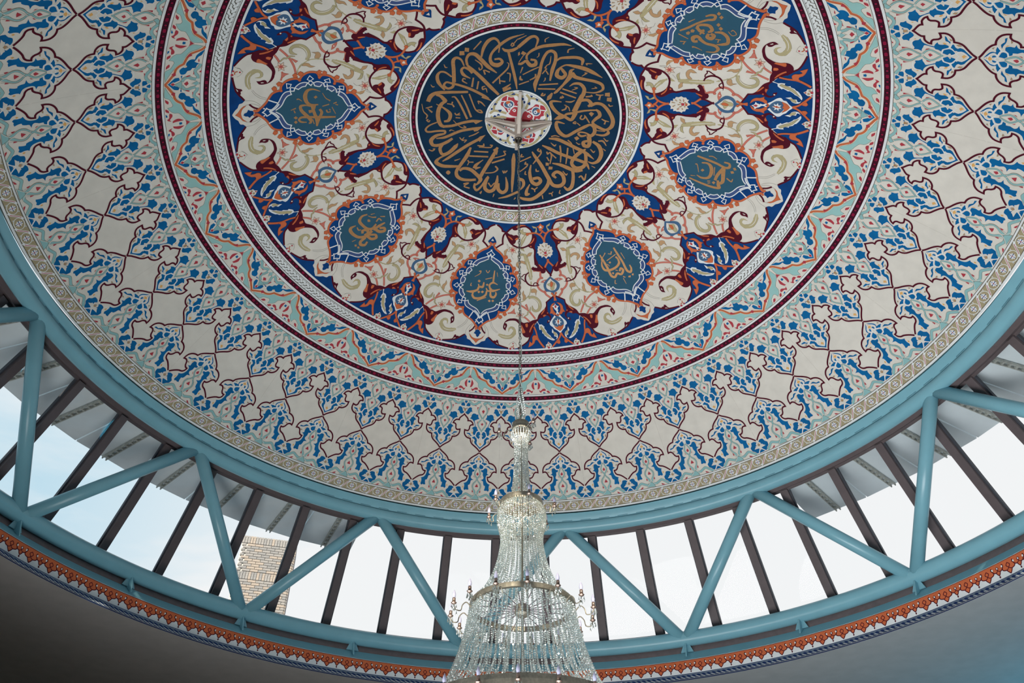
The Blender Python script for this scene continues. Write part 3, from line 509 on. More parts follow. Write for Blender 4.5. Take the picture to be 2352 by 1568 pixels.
s M m -34,6346!/28 -452,6375 -1015,6406 -1492,6438 -1799,6468 -1937,6497! -2354,6502 -2794,6521 -3137,6554 -3285,6593 -3308,6628! -2900,6622 -2578,6642 -2405,6676 -2138,6701 -1791,6705! -1859,6740 -2105,6766 -2517,6778! -2560,6780 -2817,6793 -3258,6824 -3658,6859!
#zigzag
p U m -7170,4961! -6585,5007 -5949,5098 -5179,5137 -3813,5173 -3244,5232 -2463,5273 -1548,5315 -496,5356! -2303,5360 -2710,5306 -3217,5283 -3832,5263! -4194,5276 -4304,5326! -4954,5295 -5399,5250 -5449,5203 -6299,5148! -6883,5121 -7258,5080
p R m -7002,5145! -6589,5194 -6516,5225 -6859,5282 -7205,5285! -7075,5243 -7049,5207
p R m -6868,5294! -6541,5315 -6022,5282 -5528,5281 -5316,5313! -5713,5319 -6155,5320 -6473,5350! -6703,5334
p R m -5271,5317! -4785,5320 -4438,5357! -4925,5358
p R m -3610,5319! -3163,5314 -2688,5357! -3217,5353 -3529,5331
p R m -7553,5064! -6990,5129! -7287,5120 -7539,5119!
p L m -5978,5341! -5780,5338 -5365,5361! -5947,5360!
p L m -7731,5182! -7621,5166! -7193,5199! -7599,5209!
p L m -6568,4927! -5441,4953 -5114,4987 -4521,5010 -4131,5028! -3795,4970! -3462,4993 -2961,5004 -2919,5045! -2487,5064 -2342,5101 -1816,5121 -1697,5169 -2082,5190 -2540,5194 -3033,5155 -2942,5128! -3444,5124 -3845,5122 -4369,5094 -4579,5057 -4540,5026! -4950,5023 -5402,5013 -5889,4983
p L m -1571,5155! -826,5161! -1456,5175
p L m -1137,5194! -665,5182! -285,5245! -364,5260 5,5299! 64,5327! -643,5277 -1074,5242
s t m -3762,4947/42 -3010,4968 -2546,5003 -1919,5000 -1395,4969 -867,4966
s t m -751,4987/42 -907,5041 -1203,5090 -925,5133 -366,5158
p t 1 -472,5161! 244,5156! 935,5163! 71,5241!
p t 1 87,4934! 413,4978 85,5035! -362,4974!
p R 1 55,5074! 457,5102! -14,5133! -443,5093!
p R 1 75,5239! 292,5266! -28,5291! -242,5261!
p R m -2579,4927! -2061,4931! -2166,4962!
p R m -2319,5023! -1840,5015 -1607,5029!
p R m -1582,5059! -1362,5065 -1203,5118! -1512,5092
p R m -4796,4980! -4260,4968 -4012,4977! -4440,4986
s K m -421,4978/4 -849,5038 -1253,5090 -1039,5139 -777,5162
s C m -101,4949/9 -641,4984
s C m -358,4998/9 61,5047
s Z m -7155,4941/48 -6599,4963 -6042,5034 -5585,5090 -4862,5125 -3687,5154! -3214,5211 -2614,5242 -1892,5256 -1024,5297 -398,5330 -35,5357
s O m -7147,4931/24 -6595,4959 -6038,5030 -5583,5088 -4860,5123 -3687,5154! -3211,5209 -2611,5241 -1889,5254 -1024,5297 -398,5330 0,5359!
p R m -5304,5065! -5039,5102 -4723,5136! -5794,5095!
p R m -1654,5233! -1383,5262! -1842,5286! -2222,5246!
p Z m -3053,5127 -3123,5137 -3264,5141 -3393,5135 -3434,5124 -3363,5114 -3222,5111 -3092,5116
#rosette
p R 1 54194,68! 133949,86 146332,157 141477,239 134551,346 134708,416 127983,453 122357,495 115058,510 107690,477 99640,440 97674,388 90269,360 92899,311 83727,275 76287,205 73299,142
s W 1 164241,502/63 155845,452 152193,371 150014,298 148334,236
s W 1 155845,452/63 146308,487 135025,503 123570,531 110431,539 98063,535/64
s W 1 108598,546/63 104125,478/64 93697,491 84514,425 78892,304
s W 1 170846,476/63 174244,388 167631,294 169364,206
s T 1 164241,502/42 155845,452 152193,371 150014,298 148334,236
s T 1 155845,452/42 146308,487 135025,503 123570,531 110431,539 98063,535
s T 1 108598,546/42 104125,478 93697,491/43 84514,425 78892,304
s T 1 170846,476/42 174244,388 167631,294 169364,206
p W 1 154176,341! 150008,395 144640,342
p V 1 154176,341! 150008,395 144640,342
p W 1 145029,503! 139246,516 138659,474
p V 1 145029,503! 139246,516 138659,474
p W 1 105224,499! 97454,522 95025,491
p V 1 105224,499! 97454,522 95025,491
p W 1 79680,373! 81600,434 75794,411
p V 1 79680,373! 81600,434 75794,411
p W 1 157204,508! 151616,516 152559,480
p V 1 157204,508! 151616,516 152559,480
p W 1 166721,381! 160078,364 163083,322
p V 1 166721,381! 160078,364 163083,322
p W 1 90313,434! 88586,466 84773,443
p V 1 90313,434! 88586,466 84773,443
s W 1 133373,498/18 120840,419
s W 1 115681,424/18 110241,493
s W 1 151103,206/21 134510,226 116790,250 102530,269 90314,251 83867,281
s W 1 134116,207/19 131030,263 123720,297
p W 1 112413,415 106612,390 102626,353 101931,310 106322,274 115513,258 125508,272 131397,310 132385,354 129791,393 124895,418 118845,425
p G 1 113202,402 108367,381 105173,349 104987,314 108655,285 116012,273 123770,284 128736,314 129852,350 127822,382 123828,404 118616,410
p O 1 123022,368! 118893,416! 110588,389 114111,352
p W 1 113950,354 110621,336 110086,311 113653,295 118960,297 122142,318 121788,343 118360,357
p G 1 114863,335 113407,326 113165,315 114860,308 117166,309 118588,318 118640,330 116982,336
p W 1 115277,165! 117916,210 107107,223 101320,190 105674,165
p R 1 108692,209 106362,203 105882,193 107893,186 111175,186 113529,193 113646,203 111611,209
#inscription1
s g 1 -5521,3280/12 -6059,3395/29 -5584,3472/52 -3940,3498/69 -2086,3467/58 -1212,3404/47 -1252,3293/23
s g 1 -789,3404/23 -1168,3485/29 -924,3555/47 304,3544/53 1855,3475/59 3238,3416 4328,3409/36 4464,3441/24
s g 1 4072,3470/17 3771,3551/35 3080,3584 2444,3547/41 2579,3425 2911,3250/48 3201,3026/30
s g 1 -1205,3394/35 94,3372/47 1865,3342/53 3675,3314/59 5658,3321/30
s g 1 200,3270/41 1353,3239/47 3298,3282/48 5658,3321/24
s g 1 870,3433/59 524,3372/47 -1172,3343/35
p g 1 -3641,3371! -4184,3339! -3653,3311! -3110,3344!
s g 1 -5000,3246/9 -3356,3187/16 -2684,3133/21 -2455,3116/29
s g 1 -660,3230/19 -1296,3128/21
s g 1 -341,3084/14 2109,3025/12
s g 1 -1517,3066/17 -1994,3016/24
s g 1 -1274,3035/17 -1024,2992/21
s g 1 527,3166/24 1353,3150 1298,3098/17
s g 1 334,3125/17 822,3104
s g 1 -2960,3619/23 -3048,3590/19 -2426,3538/9
s g 1 91,3699/14 -399,3625/23
s g 1 154,3655/14 974,3635/26
p g 1 2310,3663! 1884,3627! 2444,3598! 2879,3629!
p g 1 3602,3662! 3178,3630! 3745,3604! 4174,3634!
s g 1 3314,3380/17 4889,3360/14
#inscription2
s g 1 -3864,3160/26 -4441,3254/39 -3626,3339/59 -1888,3350/52 45,3334 1125,3276/53 806,3166/33
s g 1 -3228,3438/16 -3581,3526/52 -3033,3566/65 -1335,3574/59 388,3539/53 1627,3446/59 1653,3303/53
s g 1 205,3451/46 -479,3417 244,3359/52 1241,3377/53 1158,3453
s g 1 1932,3430/53 3525,3418 4314,3346 3481,3317/46 2059,3388/39
s g 1 1807,3471/53 1732,3580 2363,3615/59 3417,3578/46 3239,3502/33
s g 1 1793,3277/39 2005,3159/53 2578,3041/26
s g 1 1082,3242/53 3435,3231/59 4599,3159/53 3886,3122/46 2713,3178
p g 1 -2326,3224! -2216,3199! -1553,3190! -1160,3215! -1690,3245!
p g 1 1132,3690! 1485,3662! 2021,3685! 1665,3713!
p g 1 2170,3685! 2532,3658! 3063,3681! 2624,3704!
s g 1 -2506,3442/21 -1525,3458/26 -1032,3421/18
s g 1 -68,3679/18 314,3614/11
s g 1 -3326,3167/10 -2032,3132/21 -1097,3080/26
s g 1 -3119,3116/18 -2500,3052/10
s g 1 152,3135/26 -67,3063 1167,3056
s g 1 -331,3021/16 830,2961/24
#inscription3
s g 1 4182,3463/27 3909,3542/37 3248,3583/43 2542,3542 3056,3455/38 3304,3327/33 3197,3165/38 3391,3036/28
s g 1 1804,3264/55 2579,3307/38 2106,3387/49 1203,3444/54 -64,3442 -231,3377/33
s g 1 2176,3274/44 881,3292/55 652,3348/44
s g 1 -850,3462/27 -1656,3553/49 -3311,3594/54 -4746,3565 -4741,3487/44 -4321,3411/15
s g 1 -664,3376/44 -1475,3337/55 -2212,3381/66 -1702,3432/54 -851,3402/44
s g 1 -1480,3245/44 -295,3211/55 -262,3149/66 -1335,3134/44 -1742,3187
s g 1 -1086,3223/55 -3085,3281/44 -4626,3390/49 -5780,3408/50 -6324,3349/28 -5578,3232/13
p g 1 3610,3614! 3946,3655! 3265,3669! 2969,3630!
p g 1 2556,3618! 2794,3660! 2137,3673! 1804,3632!
p g 1 963,3531! 1273,3572! 559,3586! 239,3545!
p g 1 -198,3534! 83,3575! -689,3591! -980,3549!
p g 1 2115,3100! 2139,3141! 1596,3156! 1081,3119! 1480,3089!
p g 1 2167,3172! 2321,3207! 1674,3226! 1190,3196! 1549,3161!
s g 1 4742,3216/22 4679,3316/11
s g 1 2666,2994/18 -45,3080/15
s g 1 175,2957/20 -638,3034/13
s g 1 -590,3014/16 -1136,2975/25
s g 1 -2912,3074/33 -3142,3105/22 -4870,3189/9
s g 1 5,3259/22 367,3299/33 -278,3324/27
s g 1 -2739,3429/20 -3350,3495/15
s g 1 -3194,3469/15 -3859,3440/22
s g 1 -1785,3638/13 -3121,3666 -3057,3725 -1799,3705/15 -1989,3672/13
#inscription4
s g 1 3629,3057/30 3391,3206/43 3129,3378/42 2694,3530 3199,3586/48 4185,3567/36 4204,3485/30
s g 1 1802,3160/24 2210,3249/37 1500,3318/61 -356,3361 -2183,3350/49 -3063,3253/37 -2830,3165/17
s g 1 1800,3374/19 -859,3418/17
s g 1 -2146,3465/49 -498,3462/55 1367,3490/61 2455,3512/49 594,3540/67 -1629,3580/61 -2539,3556/49
s g 1 -1812,3504/37 -3095,3547/62 -3777,3577/49 -4385,3487/43 -4749,3294/37 -4762,3077/25
p g 1 -783,3189! -54,3206! -313,3246! -1060,3226!
p g 1 -3176,3432! -2516,3451! -2722,3488! -3470,3475!
p g 1 3350,3640! 3695,3675! 3147,3705! 2761,3672!
p g 1 2134,3624! 2544,3660! 2053,3689! 1549,3653!
s g 1 608,3073/22 808,3098/17 -1682,3175/12
s g 1 4658,3231/17 4933,3292/19 4460,3366/12
s g 1 -194,3614/24 -602,3703 296,3704/15
s g 1 -3346,3360/20 -2948,3403/17
s g 1 -3914,3380/20 -3453,3416/17
s g 1 -3779,3079/17 -3233,3150/10
#inscription5
s g 1 2262,3031/29 2197,3166/40 2192,3346 1952,3531/46 2690,3579 3446,3527/34 3598,3454/23
s g 1 -3419,3044/23 -3299,3172/40 -3189,3325/46 -3249,3497 -2435,3543 -1247,3500/41 -208,3542/46 937,3487 583,3439/40 -224,3479/35
s g 1 -3657,3151/16 -4499,3256/35 -4243,3349/46 -2697,3387 -541,3382 991,3337 1385,3258/34 1130,3200
p g 1 -1988,3243! -1352,3234! -1203,3263! -1746,3274!
p g 1 -2726,3449! -2174,3444! -2023,3473! -2533,3485!
p g 1 1398,3627! 2108,3637! 1777,3670! 1195,3652!
p g 1 2654,3622! 3209,3627! 2899,3662! 2444,3647!
s g 1 -2223,3199/18 1566,3160/16
s g 1 -2628,3264/16 -2265,3317/9
s g 1 3450,3177/16 3384,3318/9
s g 1 -3931,3145/12 -1830,3070/16 -1383,3049/23
s g 1 -630,3087/16 337,3126
s g 1 160,3121/16 888,3077/23
s g 1 -1185,3427/19 -619,3455/16
s g 1 -2785,3595/14 -3285,3656/16 -2808,3668/9
s g 1 -100,3595/21 390,3628/19
s g 1 -294,3627/14 -359,3743/9
#inscription6
s g 1 2516,3045/19 2493,3162/35 2522,3301/36
s g 1 1831,3421/36 1438,3343 2496,3289/41 4150,3321/14
s g 1 1803,3410/47 2666,3450/53 5073,3403/14
s g 1 3020,3437/36 1162,3460 442,3408/19
s g 1 787,3463/30 628,3545/42 -846,3615 -2633,3633/48 -3457,3584/42 -3393,3525/24
s g 1 -5661,3529/17 -3982,3520/53 -2267,3467/42 -1901,3405/41 -765,3395/47 -573,3300/24
s g 1 2034,3466/30 2334,3556/48 3297,3573 3927,3512/36 3749,3467/24
s g 1 -2292,3351/24 -1863,3417
p g 1 -2791,3297! -2372,3264! -1722,3287! -2163,3320!
p g 1 166,3346! 584,3320! 1074,3340! 722,3369!
p g 1 -2131,3506! -1701,3475! -1210,3497! -1579,3530!
p g 1 -1025,3496! -585,3465! -5,3487! -478,3520!
p g 1 1633,3653! 2031,3627! 2570,3649! 2143,3678!
p g 1 2709,3645! 3113,3620! 3612,3642! 3177,3671!
s g 1 -263,3239/17 1956,3194
s g 1 3453,3081/12 3845,3166/9
s g 1 -648,3061/16 146,3107 729,3056
s g 1 -4113,3223/9 -2471,3142/16 -2447,3094/26 -3039,3106/19
s g 1 -1758,3676/19 928,3589/17
s g 1 -4668,3353/12 -4760,3401/21 -4338,3408/17
#calligraphy
s g 1 -154297,1343/27 -158687,1481/53 -162982,1573/59 -166437,1593/46 -168259,1543/40 -168656,1453/27 -166760,1318/16
s g 1 179733,1586/26 -175103,1539/46 -168891,1452/53 -162473,1350/40 -159396,1254/47 -159166,1161/68 -162765,1102/81 -167272,1135/47 -166222,1201/40 -162211,1222/34
s g 1 -169860,1388/19 -171559,1336/53 -175762,1322/60 179750,1366/40
s g 1 -173489,1300/40 -174981,1019/47 -176906,766/48 -178309,587/17
s g 1 -143052,1352/41 -145635,1450/40 -149144,1490/53 -151958,1443/67 -153400,1305 -155138,1136/68 -159288,970/19
s g 1 -143052,1352/34 -143512,1228/54 -144266,1025/62 -145003,789 -146775,587/42
s g 1 -126618,1302/62 -134318,1447/61 -139017,1570/60 -141566,1572/47 -142709,1495/34 -141100,1375/22
s g 1 -136884,1135/14 -135813,1270/55 -137680,1353/41 -140272,1353 -141780,1261/48 -141717,1183/54
s g 1 -118073,1368/28 -121731,1524/62 -125191,1597/54 -128208,1598/34 -129703,1535 -129372,1392/27
s g 1 -126618,1302/41 -122685,1279/48 -120069,1334/41 -121163,1418 -123960,1412/34 -124959,1338
s g 1 -124959,1338/41 -126797,1184 -128753,993/48 -130420,754/49 -130422,655/42
p g 1 -145699,1632! -147765,1588! -146383,1526! -143931,1571!
p g 1 -149423,1633! -151269,1590! -149666,1533! -147793,1578!
s g 1 -152828,1530/19 -159332,1613/24
s g 1 -149808,832/28 -160847,896/30 -170529,1002/27 -172336,1085/16 -170917,1112/11
s g 1 -149776,1358/13 -151434,1230/30 -150111,1161/19 -147783,1158/22 -148486,1202/19
s g 1 -150389,1123/24 -148995,1035/27
s g 1 -150930,1116/19 -153811,1033/27
s g 1 -131216,1009/34 -139209,1110/25
s g 1 -132191,915/28 -139958,1004/25
s g 1 -131539,1111/14 -131260,1155/22 -131285,1204/25 -133273,1222/22 -133878,1183/19
s g 1 -136702,749/14 -139488,817/22 -136280,842/25 -138087,879/22 -140884,858/19
s g 1 -159779,871/14 -156940,760/25
s g 1 -158663,814/22 -164351,768/30
s g 1 -168765,919/19 -171725,894/25 -169465,750/14
s g 1 -170279,703/14 -157255,643/55
s g 1 -156130,616/49 -169049,630/41
s g 1 -133622,1633/11 -132544,1577/22 -133233,1553/14
s g 1 -118434,1620/11 -117383,1574/22 -118052,1547/14
s g 1 -175570,1409/19 -176703,1456 -177587,1419/21 -176017,1393/19
s g 1 -177647,1447/19 179919,1529/13
s g 1 179749,1373/53 175953,1475/59 172635,1568/53 170111,1592/46 168177,1544/40 168383,1399/19
s g 1 179733,1586/21 176321,1622/8
s g 1 179737,1522/21 174957,1597/11
s g 1 173034,1164/40 173160,1237/33 170193,1333/47 164912,1434/56 158558,1519/60 153147,1604/46 148945,1642/11
s g 1 173562,1149/54 168899,1059/68 165179,1090 165831,1161/40 169956,1166
s g 1 179786,1071/41 177114,1072/47 173479,1134/40
p g 1 177794,1259! 176524,1310! 173633,1272! 175133,1226!
p g 1 179759,1273! 178667,1295! 178332,1237! 179766,1216!
s g 1 179132,1100/13 175735,1232/16
s g 1 152229,609/14 157665,743/69 158303,930/55 160664,1178/47 160050,1352 157780,1412/53 154624,1392 151980,1278/54 149771,1104/61 145036,913/27
s g 1 151094,1281/19 150151,1353/40 146251,1432/53 141754,1523 138297,1549/60 135863,1470/27
s g 1 145502,1231/27 143593,1308 138014,1385/61 132667,1465/74 127801,1524/67 121675,1604/11
s g 1 145502,1231/27 145619,1140/54 143378,1062/68 138757,1078 138472,1163/54 142209,1193 145571,1212/34
s g 1 137273,1341/13 137892,1276/54 134883,1196/82 132510,1005/41 130724,832/48 130824,783/28
s g 1 136079,1254/81 131669,1253/68 126191,1348/54 121074,1477 117441,1542 114202,1521/41 113527,1395/27 116438,1244/17
s g 1 127745,1066/11 127651,1158/41 124687,1238/55 119704,1250/62 115528,1195/69 114105,1156/76 107754,1048/84 100036,955
s g 1 162472,1630/8 164070,1572/18 163522,1525/21
s g 1 146863,1631/11 148997,1556/21 148187,1502/27
s g 1 165089,1314/19 164652,1257/16 165677,1222/8
s g 1 132611,1614/11 134782,1544/27 133667,1534/13
s g 1 156403,1325/11 154541,1184/22 155852,1139/16 156040,1074/30
s g 1 154539,1087/24 155853,963/19
s g 1 154080,1043/22 150220,997
s g 1 151050,921/22 149970,880/19 150423,842/8
s g 1 129462,1341/11 129566,1435/27 130553,1415/14
s g 1 117454,1358/11 116680,1439/22 117995,1419/11
s g 1 123270,1058/11 122908,1156/27 124871,1121/11
s g 1 178805,675/22 166314,761
s g 1 174820,869/19 166442,979/24 161304,1066/19
s g 1 165799,785/22 161078,867/27 161921,924
s g 1 152754,756/28 136746,959/27
s g 1 151266,682/28 133971,856
s g 1 129612,948/28 118408,1102/25
s g 1 127856,879/30 114487,1056/28
s g 1 177235,838/19 177046,779/41 174143,767/25
s g 1 175546,1015/22 176411,956/19 177399,896/11
s g 1 132224,765/28 129331,669/77 127718,606/11
p g 1 111239,1534! 110724,1609! 107907,1588! 109164,1512!
p g 1 107745,1541! 107145,1615! 104328,1593! 105351,1521!
s g 1 109502,1098/28 110390,1143/55 109161,1229 105270,1261/69 103671,1202/42
s g 1 104039,1242/56 105140,1351/55 103218,1446 97681,1533/63 91652,1596/70 87218,1581 84438,1500/42 85430,1377/57 88789,1263/42 92292,1311/56 94896,1376/63 98052,1367/56 100151,1320/35
s g 1 99719,1345/28 100121,1125/35 98857,927/49 98111,820/42 95087,778/28
s g 1 115984,808/17 122048,688/42 121527,640/56 111403,630/63 100529,693/56 95037,791 90833,895/57 95509,948/70 98967,979/77
p g 1 91028,605! 97921,702 96131,792! 93369,803! 90448,684
s g 1 85154,795/17 86442,661/50 78558,668/64 70593,762/72 69427,883/57 77867,1005 84419,1142 86862,1228/42 84895,1300/64 80318,1319 76926,1271/57 77583,1212/29
s g 1 76707,1204/29 74579,1120/43 76130,1062/36 78189,1086/29 78656,1179 77589,1267
s g 1 76570,1246/79 71559,1298/72 67973,1304/65 67268,1238/72 69631,1200/57 72393,1263/43
s g 1 79330,1352/28 80102,1483/43 82492,1549/57 84618,1525/28
s g 1 82706,1321/17 83197,1492
p g 1 70792,1018! 73428,1057! 71884,1110! 68565,1079!
p g 1 97189,1197! 98607,1239! 96953,1288! 94284,1240!
s g 1 96000,1079/25 92780,1051 91603,1091 93581,1130 95112,1130/28 88568,1211/23
s g 1 89198,975/17 87195,938/23 86534,978/20 88781,982/14
s g 1 87564,1003/17 84975,1061/20
s g 1 92436,1408/20 91318,1455/28 90658,1533/14
s g 1 91380,1480/20 88358,1460/28
s g 1 112699,1213/28 111848,1314 112947,1309/17
s g 1 111909,1381/25 110573,1437/28 110167,1500/16
s g 1 110432,1449/22 107230,1402/36
s g 1 103237,1543/22 101781,1556 101832,1608/14
s g 1 77837,1498/14 76263,1566/26 77098,1586/17
s g 1 74397,1429/26 75451,1504/36 73034,1590/14
s g 1 66570,1089/12 65893,1147/23 66836,1168/14
s g 1 66378,1367/12 65202,1427/26
s g 1 60046,654/23 64206,710 65195,786/14
s g 1 50877,725/12 50663,816/29 53547,817/14
s g 1 104455,755/28 105518,825 109245,854/22 110758,834/17 106638,883/22 101608,887/14
s g 1 114697,870/19 112197,951/31 112558,1022/14
s g 1 122617,850/17 121292,824/25 120687,871/28 123027,869/19
s g 1 141152,658/28 140334,607 137229,637 137793,672/19
s g 1 55236,641/29 60537,767/65 61658,945 61883,1161 62116,1252 61715,1382/58 60785,1516/12
s g 1 39456,652/23 43663,778/65 47164,958/58 51464,1180 54103,1343 54926,1465 52903,1570/18
s g 1 64849,1295/29 60246,1245/72 54129,1222/73 48133,1262/59 47359,1376/73 51300,1453 55560,1436/58 61356,1340
s g 1 73162,1341/43 71310,1472/72 66709,1572 61337,1594/65 57940,1542/44 57039,1459/17
s g 1 34912,1044/21 39806,1149/59 42971,1283/73 45581,1420/59 49511,1495/44
s g 1 44771,1361/51 41098,1487/59 36144,1621/67 32859,1637/60 31816,1549/30
s g 1 20764,672/23 21616,759/51 24079,993/66 24813,1271/74 25624,1433/67 29790,1502/74 33657,1469/67 35836,1336/66 33720,1232/59 29486,1251 30332,1332/37
s g 1 24813,1271/30 21942,1396/67 15780,1511 8674,1600/68 3571,1584/60 491,1549/38
s g 1 13752,919/21 10536,1082/59 11000,1259/67 14212,1323/75 17931,1281/60 16918,1209/59 12218,1201
s g 1 -600,1172/67 3410,1206/60 3766,1301/52 1173,1392/21
s g 1 55642,879/29 48182,998/32 41567,1117/21
s g 1 58079,1015/29 50967,1098/32 44160,1203/18
s g 1 32511,671/26 29200,684 30850,731 33055,711/23 31006,768/26 24004,823/20
s g 1 16091,912/15 22310,846/37
s g 1 38492,799/26 37306,845 40793,845/23 39629,910/29 32525,1035/18
s g 1 34217,888/23 33743,975/26
s g 1 40835,866/23 41394,1004
p g 1 29664,970! 32212,1004! 30673,1051! 27986,1025!
p g 1 30258,1065! 33195,1106! 31459,1150! 28382,1117!
s g 1 8803,840/26 7450,884 10097,890/24 8757,934 928,1031/18
s g 1 1245,829/21 16645,761/26
s g 1 5102,676/23 3628,729/26 7455,727/20
s g 1 6801,1024/15 6038,1085/27 7445,1097/15
s g 1 17659,1018/18 17268,1065/30 19740,1080/24
s g 1 38063,1277/15 38247,1376/27 39736,1363/12
s g 1 43554,1560/27 45470,1564/29 45064,1657/37 49026,1592/18
s g 1 8780,1298/18 5745,1416/52 5439,1494/68 7679,1485/30
s g 1 9446,1380/30 11492,1421/24 11406,1469/18
s g 1 11492,1421/21 14158,1387/24
s g 1 20397,1565/27 22094,1582/24 21868,1638/15
s g 1 22094,1582/18 23588,1556
s g 1 28176,1585/15 26743,1636/21 27516,1654/15
s g 1 15829,1560/24 15589,1639/15
s g 1 66493,1365/14 65300,1441/26 66890,1450/12
s g 1 55638,1562/12 55909,1633/20
s g 1 70721,1551/11 69900,1611/23
s g 1 65907,938/26 63752,1032/20 56287,1179/15
p g 1 -126178,761! -131475,765! -131633,666! -130505,573!
s g 1 -106899,1565/69 -110969,1546/76 -114040,1479/62 -116850,1328/55 -120209,1165/48 -124836,1008/42
s g 1 -91883,1357/20 -89534,1519/28 -87089,1586/36 -85212,1561 -84505,1403 -83278,1274/43 -81266,1283/36 -81010,1435/57 -78573,1541/72 -74879,1538/58 -73281,1439 -73500,1294 -74913,1183/43
s g 1 -78948,1448/20 -77980,1302/50 -80079,1016 -79450,799 -79073,629/14
p g 1 -79450,799! -80715,741! -78667,630! -74381,735! -75156,788!
s g 1 -87459,1273/50 -87151,1128 -89275,938 -90458,778 -90267,613/11
p g 1 -90489,785! -91641,725! -90267,613! -85412,730!
s g 1 -110031,1274/49 -106748,1335/63 -101423,1366/70 -95088,1362/71 -89117,1322/64 -87025,1261/50
s g 1 -106090,1423/14 -103204,1267/35 -98647,1164/63 -92739,1186/57 -91907,1265/35
s g 1 -112947,1469/41 -112689,1387/55 -110386,1303/70 -109381,1270/56
s g 1 -114493,1211/19 -115326,1163/28 -109310,1028/35 -93371,870
s g 1 -119195,1077/22 -110042,924/31 -95993,805/35
s g 1 -123548,973/25 -108667,768/23 -105019,702 -104860,634/28 -108205,671/23 -106924,735/20
s g 1 -107862,1248/20 -107734,1154/22 -105777,1119/28
s g 1 -107598,1167/17 -110586,1170/28
s g 1 -102151,1582/17 -103686,1478/28
s g 1 -101979,1549/17 -99327,1465/31
s g 1 -104788,1658/11 -99665,1608/17 -96973,1545/25 -94766,1564/20
s g 1 -94136,1525/23 -93629,1552 -92412,1520 -93507,1500/20
s g 1 -100067,1088/20 -98151,1058/23 -100486,1003/17
s g 1 -98151,1058/23 -98355,992/17
s g 1 -95279,1068/23 -94853,989/20
s g 1 -92534,1107/11 -88188,1046/14 -83611,976/20 -83275,910/26 -85581,944/17
s g 1 -82440,1196/26 -83244,1166/20 -81425,1112/9
s g 1 -71092,909/17 -71136,793/23 -72497,714/17
s g 1 -73816,1063/17 -70622,1042/23 -72132,988/14
s g 1 -69845,1048/23 -68252,973/17 -66919,1028/20
s g 1 -120208,781/22 -120177,715/28 -116762,623/14
s g 1 -120208,781/20 -116748,737/14
s g 1 -72823,1638/14 -71150,1592/23 -71808,1541 -72330,1571/14
p g 1 -63800,796! -65378,739! -63809,635! -58419,794!
s g 1 -73118,1383/58 -70352,1455 -65785,1466/51 -64616,1359/65 -66777,1195/72 -68585,1133/14
s g 1 -61206,1537/20 -61096,1426/51 -61640,1225/58 -62461,994 -62478,759/51
s g 1 -63792,1385/23 -64298,1550/36 -62974,1635/73 -58915,1596/66 -55238,1499/59 -50774,1377/44
s g 1 -58645,979/36 -53920,1120/73 -50685,1342/59 -49006,1476 -46124,1533/67 -42150,1528/59 -37392,1461/52 -33720,1396/45
s g 1 -47844,1427/44 -47082,1347/52 -42239,1285/66 -36416,1298/67 -30795,1350/74 -30797,1437/45 -31857,1504/15
s g 1 -34351,651/44 -32802,838/66 -32372,1120 -31980,1329/67
p g 1 -37821,735! -34725,645! -30501,714! -29084,792! -31956,778!
s g 1 -32762,1464/37 -31747,1538/45 -29259,1575 -27666,1469/37 -26693,1288/45 -26417,1234/30
s g 1 -26118,1248/45 -25865,1399/60 -24391,1485/67 -21090,1513/68 -18416,1451/67 -18034,1286/60 -19137,1162/21
s g 1 -16751,1311/60 -15140,1430/67 -11873,1478/68 -9410,1421/60 -9606,1295/52 -11686,1159/18
s g 1 -7009,676/29 -6511,800/73 -5499,1050/59 -5300,1269/52 -4985,1457/21
s g 1 -13599,1606/18 -8201,1544/45 -572,1438
p g 1 -53233,1624 -53413,1565 -51164,1564 -51062,1623
s g 1 -72923,1637/12 -71251,1591/20 -71386,1545/23
s g 1 -56646,1359/23 -55876,1313/21 -55133,1257/9
s g 1 -49888,1181/29 -47822,1193/18 -46730,1256/15
s g 1 -47822,1193/18 -44798,1138/26
s g 1 -40378,1225/66 -41169,1159/59 -40318,1069/29 -39115,996/12
s g 1 -39851,1217/59 -36624,1143/15
s g 1 -53047,983/29 -40612,820/32
s g 1 -52135,1104/32 -36873,895
s g 1 -29576,970/32 -17816,814
s g 1 -31226,878/18 -22119,768/21 -18902,721/26 -22765,672/20 -19421,658
s g 1 -53565,862/20 -42657,723/23 -43031,676/26 -46013,698/20
s g 1 -56328,864/20 -51056,786/32 -53707,756/20
s g 1 -30109,1202/24 -23516,1126/21 -21232,1044/33 -24707,1000/30
s g 1 -24073,1356/27 -21374,1408/21
s g 1 -21161,1423/21 -19509,1320
s g 1 -15962,1048/24 -14261,1089 -13724,1039/15
s g 1 -13180,1085/24 -11450,1031/21
s g 1 -39199,1586/30 -36939,1527 -37801,1617/21 -34029,1599/30
s g 1 -26417,1608/24 -25933,1569 -25724,1617/12
s g 1 -17276,1606/12 -17142,1540/24
s g 1 -3329,1597/12 -2348,1557/24"""
A0=10.95
